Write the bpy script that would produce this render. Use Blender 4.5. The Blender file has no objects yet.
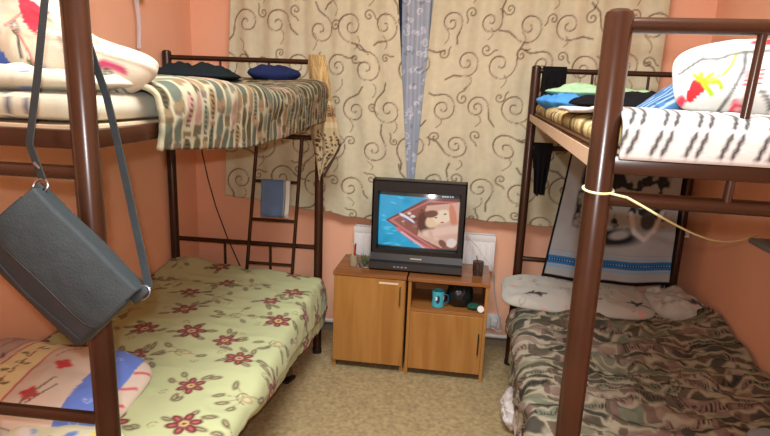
import bpy, bmesh, math
import numpy as np
from mathutils import Vector, Matrix, Euler
C = bpy.context.scene.collection
PI = math.pi
# ---------------------------------------------------------------- camera
cam_data = bpy.data.cameras.new('camera'); cam = bpy.data.objects.new('camera', cam_data); C.objects.link(cam)
cam_data.sensor_fit = 'HORIZONTAL'; cam_data.sensor_width = 36; cam_data.lens = 563.86 / 770 * 36
cam_data.clip_start = .01
_R = Vector((0.98921537, 0.14133175, 0.03844846)); _F = Vector((-0.12940141, 0.96627704, -0.22262965)); _U = Vector((-0.0686165, 0.21525339, 0.97414463))
_U = _R.cross(_F)
cam.matrix_world = Matrix(((_R.x, _U.x, -_F.x, 0), (_R.y, _U.y, -_F.y, 0), (_R.z, _U.z, -_F.z, 1.4773), (0, 0, 0, 1)))
bpy.context.scene.camera = cam
# ---------------------------------------------------------------- world, lights, exposure
w = bpy.data.worlds.new('world'); bpy.context.scene.world = w; w.use_nodes = True
w.node_tree.nodes['Background'].inputs[0].default_value = (.02, .025, .04, 1)
vs = bpy.context.scene.view_settings
vs.view_transform = 'Standard'; vs.look = 'None'; vs.gamma = 1; vs.use_curve_mapping = False
vs.exposure = -0.30
fl = bpy.data.lights.new('camera_flash', 'SPOT'); fl.energy = 72; fl.spot_size = math.radians(116); fl.spot_blend = 1.0
fl.shadow_soft_size = .012; fl.color = (.97, .98, 1)
flo = bpy.data.objects.new('camera_flash', fl); C.objects.link(flo)
flo.matrix_world = cam.matrix_world @ Matrix.Translation((0, .058, .05))
cl = bpy.data.lights.new('ambient_fill', 'AREA'); cl.shape = 'DISK'; cl.size = 1.1; cl.energy = 108; cl.color = (.96, .97, 1.0)  # unseen area light added to fill the room with even ambient light
clo = bpy.data.objects.new('ambient_fill', cl); C.objects.link(clo); clo.location = (-.1, .8, 2.74)

# ---------------------------------------------------------------- helpers
def s2l(c):
    c = np.asarray(c, float) / 255.0
    return np.where(c <= .04045, c / 12.92, ((c + .055) / 1.055) ** 2.4)
def L4(c): return tuple(s2l(c)) + (1.0,)
MATS = {}
def mat(name, col, rough=.6, metal=0, noise=0, nscale=20, bump=0, bscale=200, spec=.5, coat=0, sheen=0, trans=0, alpha=1, attr=False, ior=1.45, stretch=(1, 1, 1)):
    if name in MATS: return MATS[name]
    m = bpy.data.materials.new(name); m.use_nodes = True; N = m.node_tree.nodes; K = m.node_tree.links
    b = N['Principled BSDF']; I = b.inputs
    I['Roughness'].default_value = rough; I['Metallic'].default_value = metal; I['Specular IOR Level'].default_value = spec
    I['Coat Weight'].default_value = coat; I['Sheen Weight'].default_value = sheen; I['Transmission Weight'].default_value = trans
    I['Alpha'].default_value = alpha; I['IOR'].default_value = ior
    I['Base Color'].default_value = L4(col)
    tc = N.new('ShaderNodeTexCoord'); mp = N.new('ShaderNodeMapping'); mp.inputs['Scale'].default_value = stretch
    K.new(tc.outputs['Object'], mp.inputs['Vector'])
    if attr:
        a = N.new('ShaderNodeAttribute'); a.attribute_name = 'print'; src = a.outputs['Color']
    else:
        rgb = N.new('ShaderNodeRGB'); rgb.outputs[0].default_value = L4(col); src = rgb.outputs[0]
    if noise:
        n = N.new('ShaderNodeTexNoise'); n.inputs['Scale'].default_value = nscale; n.inputs['Detail'].default_value = 4
        K.new(mp.outputs[0], n.inputs['Vector'])
        r = N.new('ShaderNodeMapRange'); r.inputs[1].default_value = .3; r.inputs[2].default_value = .7
        r.inputs[3].default_value = 1 - noise; r.inputs[4].default_value = 1 + noise
        K.new(n.outputs[0], r.inputs[0])
        v = N.new('ShaderNodeVectorMath'); v.operation = 'SCALE'
        K.new(src, v.inputs[0]); K.new(r.outputs[0], v.inputs['Scale']); src = v.outputs[0]
    K.new(src, I['Base Color'])
    if bump:
        n = N.new('ShaderNodeTexNoise'); n.inputs['Scale'].default_value = bscale; n.inputs['Detail'].default_value = 3
        K.new(mp.outputs[0], n.inputs['Vector'])
        bp = N.new('ShaderNodeBump'); bp.inputs['Strength'].default_value = bump; bp.inputs['Distance'].default_value = .002
        K.new(n.outputs[0], bp.inputs['Height']); K.new(bp.outputs[0], I['Normal'])
    MATS[name] = m
    return m
def wood(name, base, dark, scale=1.0, rough=.35, vertical=True):
    if name in MATS: return MATS[name]
    m = bpy.data.materials.new(name); m.use_nodes = True; N = m.node_tree.nodes; K = m.node_tree.links
    b = N['Principled BSDF']; b.inputs['Roughness'].default_value = rough
    tc = N.new('ShaderNodeTexCoord'); mp = N.new('ShaderNodeMapping')
    mp.inputs['Scale'].default_value = (14 * scale, 14 * scale, 1.2 * scale) if vertical else (1.2 * scale, 14 * scale, 14 * scale)
    n = N.new('ShaderNodeTexNoise'); n.inputs['Scale'].default_value = 2.2; n.inputs['Detail'].default_value = 6; n.inputs['Distortion'].default_value = .6
    cr = N.new('ShaderNodeValToRGB'); cr.color_ramp.elements[0].position = .3; cr.color_ramp.elements[1].position = .7
    cr.color_ramp.elements[0].color = L4(dark); cr.color_ramp.elements[1].color = L4(base)
    K.new(tc.outputs['Object'], mp.inputs[0]); K.new(mp.outputs[0], n.inputs['Vector']); K.new(n.outputs[0], cr.inputs[0]); K.new(cr.outputs[0], b.inputs['Base Color'])
    MATS[name] = m
    return m
def tag(o, label=None, cat=None, group=None, kind=None):
    for k, v in (('label', label), ('category', cat), ('group', group), ('kind', kind)):
        if v: o[k] = v
    return o
def empty(name, loc, rz=0, label=None, cat=None, group=None):
    o = bpy.data.objects.new(name, None); C.objects.link(o); o.location = loc; o.rotation_euler = (0, 0, rz); o.empty_display_size = .05
    return tag(o, label, cat, group)
def link(name, me, m, parent=None, recentre=True):
    if m is not None: me.materials.append(m)
    o = bpy.data.objects.new(name, me); C.objects.link(o)
    if parent is not None: o.parent = parent
    elif recentre:
        n = len(me.vertices); co = np.empty(n * 3, np.float32); me.vertices.foreach_get('co', co); co = co.reshape(-1, 3)
        c = (co.min(0) + co.max(0)) / 2; c[2] = co[:, 2].min(); co -= c; me.vertices.foreach_set('co', co.ravel()); o.location = c.tolist(); me.update()
    return o
class B:
    """collects solid shapes into one mesh"""
    def __init__(s): s.bm = bmesh.new()
    def box(s, a, b, bev=0, rot=None, seg=2):
        a = Vector(a); b = Vector(b); r = bmesh.ops.create_cube(s.bm, size=1); vs_ = r['verts']
        M = Matrix.Translation((a + b) / 2) @ (rot.to_matrix().to_4x4() if rot else Matrix()) @ Matrix.Diagonal((abs(b.x - a.x), abs(b.y - a.y), abs(b.z - a.z), 1))
        bmesh.ops.transform(s.bm, matrix=M, verts=vs_)
        if bev:
            es = list({e for v in vs_ for e in v.link_edges}); bmesh.ops.bevel(s.bm, geom=es, offset=bev, segments=seg, profile=.5, affect='EDGES')
        return s
    def tube(s, pts, r, n=14, caps=True, closed=False):
        pts = [Vector(p) for p in pts]; rr = r if isinstance(r, (list, tuple)) else [r] * len(pts)
        rings = []; prev = None
        for i, p in enumerate(pts):
            if closed: t = pts[(i + 1) % len(pts)] - pts[i - 1]
            else: t = pts[min(i + 1, len(pts) - 1)] - pts[max(i - 1, 0)]
            t.normalize()
            if prev is None:
                u = t.cross(Vector((0, 0, 1)));
                if u.length < 1e-3: u = t.cross(Vector((1, 0, 0)))
            else: u = prev - t * prev.dot(t)
            u.normalize(); prev = u; v = t.cross(u)
            rings.append([s.bm.verts.new(p + (u * math.cos(2 * PI * k / n) + v * math.sin(2 * PI * k / n)) * rr[i]) for k in range(n)])
        m = len(rings)
        for i in range(m if closed else m - 1):
            a, b = rings[i], rings[(i + 1) % m]
            for k in range(n): s.bm.faces.new((a[k], a[(k + 1) % n], b[(k + 1) % n], b[k]))
        if caps and not closed: s.bm.faces.new(rings[0][::-1]); s.bm.faces.new(rings[-1])
        return s
    def lathe(s, prof, c=(0, 0, 0), n=24):
        c = Vector(c); rings = []
        for r, z in prof: rings.append([s.bm.verts.new(c + Vector((max(r, 1e-5) * math.cos(2 * PI * k / n), max(r, 1e-5) * math.sin(2 * PI * k / n), z))) for k in range(n)])
        for a, b in zip(rings, rings[1:]):
            for k in range(n): s.bm.faces.new((a[k], a[(k + 1) % n], b[(k + 1) % n], b[k]))
        return s
    def build(s, name, m, parent=None, smooth=True):
        bmesh.ops.recalc_face_normals(s.bm, faces=s.bm.faces)
        me = bpy.data.meshes.new(name); s.bm.to_mesh(me); s.bm.free()
        o = link(name, me, m, parent)
        if smooth:
            for p in me.polygons: p.use_smooth = True
            me.set_sharp_from_angle(angle=math.radians(38))
        return o
# ---- noise
def vn(x, y, seed=0):
    xi = np.floor(x); yi = np.floor(y); fx = x - xi; fy = y - yi
    fx = fx * fx * (3 - 2 * fx); fy = fy * fy * (3 - 2 * fy)
    def h(a, b):
        v = np.sin(a * 127.1 + b * 311.7 + seed * 74.7) * 43758.5453; return v - np.floor(v)
    return (h(xi, yi) * (1 - fx) + h(xi + 1, yi) * fx) * (1 - fy) + (h(xi, yi + 1) * (1 - fx) + h(xi + 1, yi + 1) * fx) * fy
def fbm(x, y, seed=0, o=3):
    t = 0; a = .5; s = 0
    for i in range(o): t = t + a * (vn(x * 2 ** i, y * 2 ** i, seed + i * 3) * 2 - 1); s += a; a *= .5
    return t / s
def ridge(x, y, seed=0, o=3):
    t = 0; a = .5; s = 0
    for i in range(o): t = t + a * (1 - np.abs(vn(x * 2 ** i, y * 2 ** i, seed + i * 5) * 2 - 1) * 2); s += a; a *= .5
    return t / s
# ---- printed pattern canvas: draws on arrays of cloth coordinates (metres)
class Cv:
    def __init__(s, U, V, base): s.U = np.asarray(U, float).ravel(); s.V = np.asarray(V, float).ravel(); s.C = np.tile(s2l(base), (s.U.size, 1)).astype(float)
    def box(s, x0, y0, x1, y1): return np.nonzero((s.U > x0) & (s.U < x1) & (s.V > y0) & (s.V < y1))[0]
    def mix(s, idx, a, col):
        a = np.clip(a, 0, 1)[:, None]; s.C[idx] = s.C[idx] * (1 - a) + s2l(col) * a
    def fill(s, mask, col, a=1.0): s.C[mask] = s.C[mask] * (1 - a) + s2l(col) * a
    def ell(s, cx, cy, rx, ry, rot, col, a=1, soft=.25):
        R = max(rx, ry) * 1.3; i = s.box(cx - R, cy - R, cx + R, cy + R)
        if not i.size: return
        x = s.U[i] - cx; y = s.V[i] - cy; c, n = math.cos(rot), math.sin(rot)
        d = np.hypot((x * c + y * n) / rx, (-x * n + y * c) / ry); s.mix(i, a * (1 - d) / soft, col)
    def line(s, pts, wd, col, a=1):
        pts = np.asarray(pts, float); m = wd * 1.5; i = s.box(pts[:, 0].min() - m, pts[:, 1].min() - m, pts[:, 0].max() + m, pts[:, 1].max() + m)
        if not i.size: return
        x = s.U[i]; y = s.V[i]; d = np.full(x.shape, 9.)
        for p, q in zip(pts[:-1], pts[1:]):
            e = q - p; L = (e @ e) + 1e-12; t = np.clip(((x - p[0]) * e[0] + (y - p[1]) * e[1]) / L, 0, 1)
            d = np.minimum(d, np.hypot(x - p[0] - t * e[0], y - p[1] - t * e[1]))
        s.mix(i, a * (wd * .5 + wd * .35 - d) / (wd * .5), col)
    def poly(s, pts, col, a=1):
        pts = np.asarray(pts, float); i = s.box(pts[:, 0].min(), pts[:, 1].min(), pts[:, 0].max(), pts[:, 1].max())
        if not i.size: return
        x = s.U[i]; y = s.V[i]; ins = np.zeros(x.shape, bool)
        for p, q in zip(pts, np.roll(pts, -1, 0)):
            c = ((p[1] > y) != (q[1] > y)); ins ^= c & (x < (q[0] - p[0]) * (y - p[1]) / (q[1] - p[1] + 1e-12) + p[0])
        s.mix(i[ins], np.full(ins.sum(), float(a)), col)
    def spiral(s, cx, cy, r, turns, d, rot, wd, col, a=1, tail=0):
        t = np.linspace(0, 1, int(22 * turns)); ang = rot + d * t * turns * 2 * PI; rad = r * (.12 + .88 * t ** 1.1)
        pts = np.c_[cx + rad * np.cos(ang), cy + rad * np.sin(ang)]
        if tail:
            e = pts[-1] - pts[-2]; e /= np.linalg.norm(e); pts = np.r_[pts, [pts[-1] + e * tail * .5, pts[-1] + e * tail + np.array([e[1], -e[0]]) * d * tail * .3]]
        s.line(pts, wd, col, a)
# ---- meshes from grids
def grid_mesh(name, P, col=None, faces=None):
    nu, nv = P.shape[:2]; V = P.reshape(-1, 3)
    if faces is None:
        a = np.arange(nu * nv).reshape(nu, nv); faces = np.stack([a[:-1, :-1], a[1:, :-1], a[1:, 1:], a[:-1, 1:]], -1).reshape(-1, 4)
    return raw_mesh(name, V, faces, col)
def raw_mesh(name, V, faces, col=None):
    me = bpy.data.meshes.new(name); V = np.ascontiguousarray(V, np.float32); faces = np.ascontiguousarray(faces, np.int32)
    me.vertices.add(len(V)); me.vertices.foreach_set('co', V.ravel())
    me.loops.add(faces.size); me.loops.foreach_set('vertex_index', faces.ravel())
    me.polygons.add(len(faces)); me.polygons.foreach_set('loop_start', np.arange(0, faces.size, faces.shape[1], dtype=np.int32))
    me.update(calc_edges=True)
    me.polygons.foreach_set('use_smooth', np.ones(len(faces), bool))
    if col is not None:
        at = me.color_attributes.new('print', 'FLOAT_COLOR', 'POINT'); c = np.ones((len(V), 4), np.float32); c[:, :3] = np.clip(col, 0, 1); at.data.foreach_set('color', c.ravel())
    return me
def sheet(name, P, col, m, parent=None, th=.004, off=0, **kw):
    o = link(name, grid_mesh(name, P, col), m, parent)
    s = o.modifiers.new('thickness', 'SOLIDIFY'); s.thickness = th; s.offset = off
    return tag(o, **kw)
def cushion(name, c, size, rot, colf, m, parent=None, res=.008, pw=3.0, edge=.5, puff=2.0, disp=None, seed=0, wr=.01, wf=6, flat=.5, deform=None, **kw):
    """closed padded shape: rounded-rectangle outline, thickness falling to the rim; flat = share of the height below the rim"""
    W, L, T = size; nu = max(12, int(W / res)); nv = max(12, int(L / res))
    def warp(n): t = np.linspace(-1, 1, n); return np.sign(t) * (1 - (1 - np.abs(t)) ** 1.35)
    u, v = np.meshgrid(warp(nu), warp(nv), indexing='ij')
    k = np.maximum(np.abs(u), np.abs(v)); r = (np.abs(u) ** pw + np.abs(v) ** pw) ** (1 / pw); sc = np.where(r > 1e-6, k / np.maximum(r, 1e-6), 1)
    x = u * sc * W / 2; y = v * sc * L / 2
    h = np.clip(1 - k ** (puff * 2), 0, 1) ** edge
    nz = wr * (fbm(x * wf + 7, y * wf + 3, seed) + .5 * ridge(x * wf * 1.7, y * wf * 1.7, seed + 9)) * np.clip(h * 2, 0, 1)
    zt = T * (1 - flat) * h + nz; zb = -T * flat * h + nz * .3
    ex = wr * .6 * fbm(x * wf + 31, y * wf + 11, seed + 4); x2 = x + ex; y2 = y + wr * .6 * fbm(x * wf + 51, y * wf + 17, seed + 5)
    top = np.stack([x2, y2, zt], -1).reshape(-1, 3); bot = np.stack([x2, y2, zb], -1)
    a = np.arange(nu * nv).reshape(nu, nv); inner = np.zeros((nu, nv), bool); inner[1:-1, 1:-1] = True
    b = a.copy(); b[inner] = nu * nv + np.arange(inner.sum())
    V = np.vstack([top, bot[inner]])
    f1 = np.stack([a[:-1, :-1], a[1:, :-1], a[1:, 1:], a[:-1, 1:]], -1).reshape(-1, 4); f2 = np.stack([b[:-1, :-1], b[:-1, 1:], b[1:, 1:], b[1:, :-1]], -1).reshape(-1, 4)
    XY = np.vstack([np.stack([x, y], -1).reshape(-1, 2), np.stack([x, y], -1)[inner]])
    col = colf(XY[:, 0], XY[:, 1], V[:, 2]) if colf else None
    if deform is not None: V = deform(V)
    R = np.array(Euler(rot).to_matrix()); V = V @ R.T + np.array(c)
    o = link(name, raw_mesh(name, V, np.vstack([f1, f2]), col), m, parent)
    return tag(o, **kw)
def prof_interp(pts, n):
    """smooth points along a rounded polyline, evenly spaced; returns pts and arclength"""
    pts = np.asarray(pts, float)
    for _ in range(3):  # Chaikin
        q = pts[:-1] * .75 + pts[1:] * .25; r = pts[:-1] * .25 + pts[1:] * .75
        m_ = np.empty((len(q) * 2, 2)); m_[0::2] = q; m_[1::2] = r; pts = np.vstack([pts[:1], m_, pts[-1:]])
    s = np.r_[0, np.cumsum(np.hypot(*np.diff(pts, axis=0).T))]; t = np.linspace(0, s[-1], n)
    return np.c_[np.interp(t, s, pts[:, 0]), np.interp(t, s, pts[:, 1])], t
def drape(name, proff, y0, y1, ns, ny, colf, m, wr=.008, wf=(6, 6), seed=0, th=.006, axis='x', rdg=0, **kw):
    """cloth whose cross profile (a, z) changes along b; axis 'x': a is x and b is y"""
    P = np.zeros((ns, ny, 3)); S = np.zeros((ns, ny)); Y = np.linspace(y0, y1, ny)
    for j, y in enumerate(Y):
        q, t = prof_interp(proff(y), ns); P[:, j, 0] = q[:, 0]; P[:, j, 1] = y; P[:, j, 2] = q[:, 1]; S[:, j] = t
    Ym = np.tile(Y, (ns, 1)); n = fbm(S * wf[0], Ym * wf[1], seed) + rdg * ridge(S * wf[0] * 1.3 + Ym * 2, Ym * wf[1] * 1.3, seed + 2, 2)
    d = np.gradient(P, axis=0); T_ = d / (np.linalg.norm(d, axis=-1, keepdims=True) + 1e-9)
    nx, nz = -T_[..., 2], T_[..., 0]
    sg = np.sign(nz.sum()); P[..., 0] += sg * nx * wr * n; P[..., 2] += sg * nz * wr * n
    P[..., 1] += wr * .7 * fbm(S * 5, Ym * 5, seed + 8)
    col = colf(S.ravel(), Ym.ravel(), P.reshape(-1, 3)) if colf else None
    if axis == 'y': P = P[..., [1, 0, 2]]
    return sheet(name, P, col, m, th=th, off=1 if False else 0, **kw)

# ---------------------------------------------------------------- materials
M_wall = mat('salmon_wall_paint', (240, 183, 149), .62, noise=.05, nscale=2.5, bump=.25, bscale=60, spec=.3)
M_floor = mat('brown_linoleum', (164, 147, 108), .55, noise=.28, nscale=55, bump=.08, bscale=80, spec=.35)
M_ceil = mat('white_ceiling', (235, 232, 225), .8)
M_white = mat('white_enamel', (228, 228, 224), .4)
M_plinth = mat('dark_plinth', (128, 116, 100), .6)
def metal_mat():
    m = bpy.data.materials.new('brown_painted_steel'); m.use_nodes = True; N = m.node_tree.nodes; K = m.node_tree.links
    b = N['Principled BSDF']; b.inputs['Roughness'].default_value = .27; b.inputs['Specular IOR Level'].default_value = .38
    tc = N.new('ShaderNodeTexCoord'); n = N.new('ShaderNodeTexNoise'); n.inputs['Scale'].default_value = 34; n.inputs['Detail'].default_value = 5; n.inputs['Roughness'].default_value = .65
    n2 = N.new('ShaderNodeTexNoise'); n2.inputs['Scale'].default_value = 6; n2.inputs['Detail'].default_value = 3
    r = N.new('ShaderNodeValToRGB'); r.color_ramp.elements[0].position = .75; r.color_ramp.elements[1].position = .77; r.color_ramp.elements[0].color = (0, 0, 0, 1)
    r2 = N.new('ShaderNodeValToRGB'); r2.color_ramp.elements[0].position = .3; r2.color_ramp.elements[1].position = .7; r2.color_ramp.elements[0].color = L4((45, 25, 14)); r2.color_ramp.elements[1].color = L4((57, 33, 20))
    mx = N.new('ShaderNodeMix'); mx.data_type = 'RGBA'
    K.new(tc.outputs['Object'], n.inputs['Vector']); K.new(tc.outputs['Object'], n2.inputs['Vector']); K.new(n.outputs[0], r.inputs[0]); K.new(n2.outputs[0], r2.inputs[0])
    K.new(r.outputs[0], mx.inputs[0]); K.new(r2.outputs[0], mx.inputs[6]); mx.inputs[7].default_value = L4((96, 64, 52)); K.new(mx.outputs[2], b.inputs['Base Color'])
    return m
M_metal = metal_mat()
M_print = mat('printed_cotton', (200, 200, 200), .9, bump=.35, bscale=350, spec=.15, sheen=.1, attr=True)
M_blank = mat('woven_blanket', (200, 200, 200), .95, bump=.6, bscale=220, spec=.08, sheen=0.0, attr=True)
M_curt = mat('curtain_brocade', (200, 200, 200), .7, noise=.05, nscale=30, bump=.3, bscale=300, spec=.25, attr=True)
M_black = mat('black_cloth', (22, 22, 24), .9, bump=.4, bscale=120, spec=.1)
M_ply_strip = mat('pale_plywood_and_strip', (196, 172, 140), .6, noise=.1, nscale=12, stretch=(1, 8, 8))
M_chrome = mat('chrome', (150, 152, 156), .3, metal=1)
M_rubber = mat('black_rubber', (20, 18, 18), .6)
W_cab = wood('beech_laminate', (170, 124, 64), (152, 104, 46), .8, .32)
W_cabh = wood('beech_laminate_top', (150, 98, 52), (124, 76, 38), .8, .25, vertical=False)
W_in = wood('beech_laminate_inside', (160, 108, 56), (140, 90, 44), .8, .4, vertical=False)

# ---------------------------------------------------------------- room
XL, XR, YB, YF, ZC = -1.60, 1.215, 3.2125, -1.0, 2.8
def struct(name, a, b, m):
    o = B().box(a, b).build(name, m, smooth=False); o['kind'] = 'structure'; return o
struct('floor', (XL - .1, YF - .1, -.1), (XR + .1, YB + .1, 0), M_floor)
struct('ceiling', (XL - .1, YF - .1, ZC), (XR + .1, YB + .1, ZC + .1), M_ceil)
struct('wall_left', (XL - .1, YF, 0), (XL, YB, ZC), M_wall)
struct('wall_right', (XR, YF, 0), (XR + .1, YB, ZC), M_wall)
struct('wall_front', (XL, YF - .1, 0), (XR, YF, ZC), M_wall)
# back wall round a window opening
WX0, WX1, WZ0, WZ1 = -.95, .55, .95, 2.2
wb = B()
wb.box((XL, YB, 0), (WX0, YB + .12, ZC)).box((WX1, YB, 0), (XR, YB + .12, ZC)).box((WX0, YB, 0), (WX1, YB + .12, WZ0)).box((WX0, YB, WZ1), (WX1, YB + .12, ZC))
wb.build('wall_back', M_wall, smooth=False)['kind'] = 'structure'
wf_ = B().box((WX0, YB + .04, WZ0), (WX1, YB + .1, WZ0 + .05)).box((WX0, YB + .04, WZ1 - .05), (WX1, YB + .1, WZ1))
for x in (WX0, (WX0 + WX1) / 2 - .03, WX1 - .05): wf_.box((x, YB + .04, WZ0 + .05), (x + .05, YB + .1, WZ1 - .05))
win = wf_.build('window_1', M_white, smooth=False); win['kind'] = 'structure'
gl = B().box((WX0 + .05, YB + .065, WZ0 + .05), (WX1 - .05, YB + .071, WZ1 - .05)).build('pane', mat('window_glass', (235, 240, 240), .03, trans=1.0), win, smooth=False)
gl.location = -Vector(win.location)
struct('baseboard_back', (XL, YB - .012, 0), (XR, YB, .045), M_plinth)
struct('baseboard_left', (XL, YF, 0), (XL + .012, YB - .012, .045), M_plinth)
struct('baseboard_right', (XR - .012, YF, 0), (XR, YB - .012, .045), M_plinth)
# unseen ceiling lamp, added as a body for the ambient fill
lamp = empty('added_ceiling_lamp', (-.1, .8, ZC), 0, 'unseen round white ceiling lamp added for ambient light, above the aisle between the bunk beds', 'lamp')
B().lathe([(.001, 0), (.17, 0), (.17, -.018), (.001, -.018)]).build('base', M_white, lamp)

# ---------------------------------------------------------------- radiator and pipe
rad = empty('radiator', (-.19, 3.155, .49), 0, 'white ribbed panel radiator on the wall under the curtains, behind the television', 'radiator')
B().box((-.40, .012, 0), (.40, .03, .205), .003).build('back_panel', M_white, rad)
r_ = B().box((-.40, -.035, .0), (.40, -.027, .175), .002)
for k in range(24): x = -.385 + k * .0335; r_.box((x - .007, -.043, .012), (x + .007, -.033, .165), .003)
r_.build('ribbed_front', M_white, rad)
g_ = B().box((-.402, -.037, .172), (.402, -.030, .208), .001).box((-.402, .008, .2), (.402, .016, .208))
for k in range(33): x = -.396 + k * .02475; g_.box((x - .0022, -.03, .199), (x + .0022, .01, .206))
g_.build('top_grille', M_white, rad)
B().box((-.404, -.037, .0), (-.4, .03, .208), .001).build('side_cover', M_white, rad)
B().box((.4, -.037, .0), (.404, .03, .208), .001).build('side_cover', M_white, rad)
pipe = B().tube([(XL + .02, 3.185, .072), (XR - .02, 3.185, .072)], .013).build('heating_pipe', M_white)
tag(pipe, 'white heating pipe running low along the back wall', 'pipe')

# ---------------------------------------------------------------- bunk beds
def chalf(r, z0, z1): return [(.0001, z0), (r - .003, z0), (r, z0 + .003), (r, z1 - .012), (r * .92, z1 - .006), (r * .6, z1 - .001), (.0001, z1)]
def bunk(label, cx, cy, rz, W, Ln, H, aisle, near_low, ladder, near_bars):
    root = empty('bunk_bed', (cx, cy, 0), rz, label, 'bunk bed')
    hx, hy = W / 2, Ln / 2; a = aisle
    for sx in (-1, 1):
        for sy in (-1, 1):
            p = B().lathe(chalf(.0235, .02, H + (.022 if sy < 0 and ladder else 0)), (sx * hx, sy * hy, 0), 28).build('bed_post', M_metal, root)
            B().lathe([(.0001, 0), (.026, 0), (.026, .022), (.0235, .03), (.0001, .03)], (sx * hx, sy * hy, 0)).build('foot_cap', M_rubber, p)
    for sy, low, t2 in ((-1, near_low, 1.303), (1, .62, 1.215)):
        y = sy * hy
        zt = 1.626 if sy < 0 and ladder else 1.597
        B().tube([(-hx, y, zt), (hx, y, zt)], .013).build('top_rail', M_metal, root)
        B().tube([(-hx, y, t2), (hx, y, t2)], .0135).build('cross_rail', M_metal, root)
        B().box((-hx, y - .012, 1.348), (hx, y + .012, 1.382), .003).build('end_rail', M_metal, root)
        B().tube([(-hx, y, low), (hx, y, low)], .013).build('lower_cross_rail', M_metal, root)
        B().box((-hx, y - .012, .315), (hx, y + .012, .35), .003).build('lower_end_rail', M_metal, root)
        for k, (o1, o2) in enumerate(((.222, .21), (.53, .54))):
            if sy < 0:
                B().tube([(a * (hx - o1), y, 1.59), (a * (hx - o2), y - .004, 1.30)], .0075).build('bar', M_metal, root)
                B().tube([(a * (hx - o1 - .04), y, low), (a * (hx - o1 - .04), y, .33)], .009).build('bar', M_metal, root)
            else:
                o = (.27, .53)[k]
                B().tube([(a * (hx - o), y, 1.597), (a * (hx - o), y, 1.37)], .0065).build('bar', M_metal, root)
                B().tube([(a * (hx - o), y, low), (a * (hx - o), y, .33)], .0075).build('bar', M_metal, root)
    for sx in (-1, 1):
        for z0 in (1.348, .315):
            B().box((sx * hx - .012, -hy, z0), (sx * hx + .012, hy, z0 + .034), .003).build('side_rail' if z0 > 1 else 'lower_side_rail', M_metal, root)
    for z0 in (1.375, .342):
        B().box((-hx + .014, -hy + .014, z0), (hx - .014, hy - .014, z0 + .012)).build('bed_board', M_ply_strip, root, smooth=False)
    if ladder:
        lx = [(a * (hx - .09), a * (hx - .145)), (a * (hx - .33), a * (hx - .405))]
        ld = B()
        for x1, x0 in lx: ld.tube([(x1, hy - .018, 1.215), (x0, hy - .05, .30)], .0095)
        l = ld.build('ladder', M_metal, root)
        for z in (.975, .765, .52):
            t = (1.215 - z) / .915; y = hy - .018 - .032 * t
            B().tube([(lx[0][0] + (lx[0][1] - lx[0][0]) * t, y, z), (lx[1][0] + (lx[1][1] - lx[1][0]) * t, y, z)], .009).build('rung', M_metal, l)
    return root
bedL = bunk('left brown metal bunk bed with a ladder at its far end, along the left wall', -1.129, 1.912, math.radians(1.72), .82, 1.937, 1.633, 1, .79, True, False)
bedR = bunk('right brown metal bunk bed along the right wall, with a rope tied to its post', .6775, 1.994, math.radians(-2.67), .78, 1.952, 1.623, -1, .62, False, True)
# pale strip added outside the right upper side rail for its beige look
B().box((-.404, -.93, 1.352), (-.39 - .0125, .93, 1.384), .001).build('pale_rail_strip', M_ply_strip, bedR, smooth=False)['label'] = 'pale strip added along the side rail'

# ---------------------------------------------------------------- curtains
def scrolls(U, V, seed=3):
    c = Cv(U, V, (200, 196, 166)); rs = np.random.RandomState(seed)
    stp = .215; dk = (106, 88, 68)
    u0, u1, v0, v1 = c.U.min(), c.U.max(), c.V.min(), c.V.max()
    for i, u in enumerate(np.arange(u0, u1 + stp, stp)):
        for j, v in enumerate(np.arange(v0, v1 + stp, stp)):
            x = u + (stp / 2 if j % 2 else 0) + rs.uniform(-.03, .03); y = v + rs.uniform(-.02, .02); r = rs.uniform(.066, .094); d = rs.choice([-1, 1])
            a0 = rs.uniform(0, 6.3); trn = rs.uniform(1.35, 1.8)
            c.spiral(x, y, r, trn, d, a0, .0072, dk, .9, tail=rs.uniform(.05, .11))
            c.spiral(x + .004, y - .004, r * .97, trn, d, a0, .004, (216, 204, 180), .5)
            x2 = x + stp / 2 + rs.uniform(-.015, .015); y2 = y + rs.uniform(.02, .07)
            c.spiral(x2, y2, rs.uniform(.022, .036), 1.3, -d, rs.uniform(0, 6.3), .006, (110, 88, 64), .8, tail=.03)
            t = np.linspace(0, 1, 8); a1 = rs.uniform(-.5, .5) + 1.6; ln = rs.uniform(.05, .09)
            c.line(np.c_[x2 + t * ln * math.cos(a1) + .02 * np.sin(t * 3), y2 + .05 + t * ln * math.sin(a1)], .0045, (120, 98, 72), .7)
    c.C *= (1 + .09 * fbm(c.U * 16, c.V * 5, 4))[:, None]
    return c.C
def curtain(name, edgeL, edgeR, hem, y, seed, ph, mt, colf, th=.0015, amp=.012, res=.0062, nf=9, **kw):
    """edges are x as a function of z; hangs with soft vertical folds"""
    zt = 2.32; nx = int((edgeR(1.0) - edgeL(1.0)) / res) + 2; nz = int((zt - .77) / res)
    s = np.linspace(0, 1, nx)[:, None]; t = np.linspace(0, 1, nz)[None, :]
    X0 = edgeL(1.5) + s * (edgeR(1.5) - edgeL(1.5)); hz = hem(X0); Z = hz + t * (zt - hz)
    el = edgeL(Z); er = edgeR(Z); X = el + s * (er - el)
    W = edgeR(1.5) - edgeL(1.5)
    fold = np.sin(s * W * nf * 2 * PI / 1.1 + ph + 1.3 * fbm(s * 4, t * 1.5, seed)) * (.5 + .5 * t) + .5 * fbm(s * W * 14, t * 3, seed + 1)
    Y = y + amp * fold
    P = np.stack([X, Y, Z + 0 * X], -1); U = s * W * 1.05 + 0 * Z
    return sheet(name, P, colf(U, Z + 0 * U, seed), mt, th=th, **kw)
eL = lambda z: -1.385 + .055 * (np.asarray(z) - .8)
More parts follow.
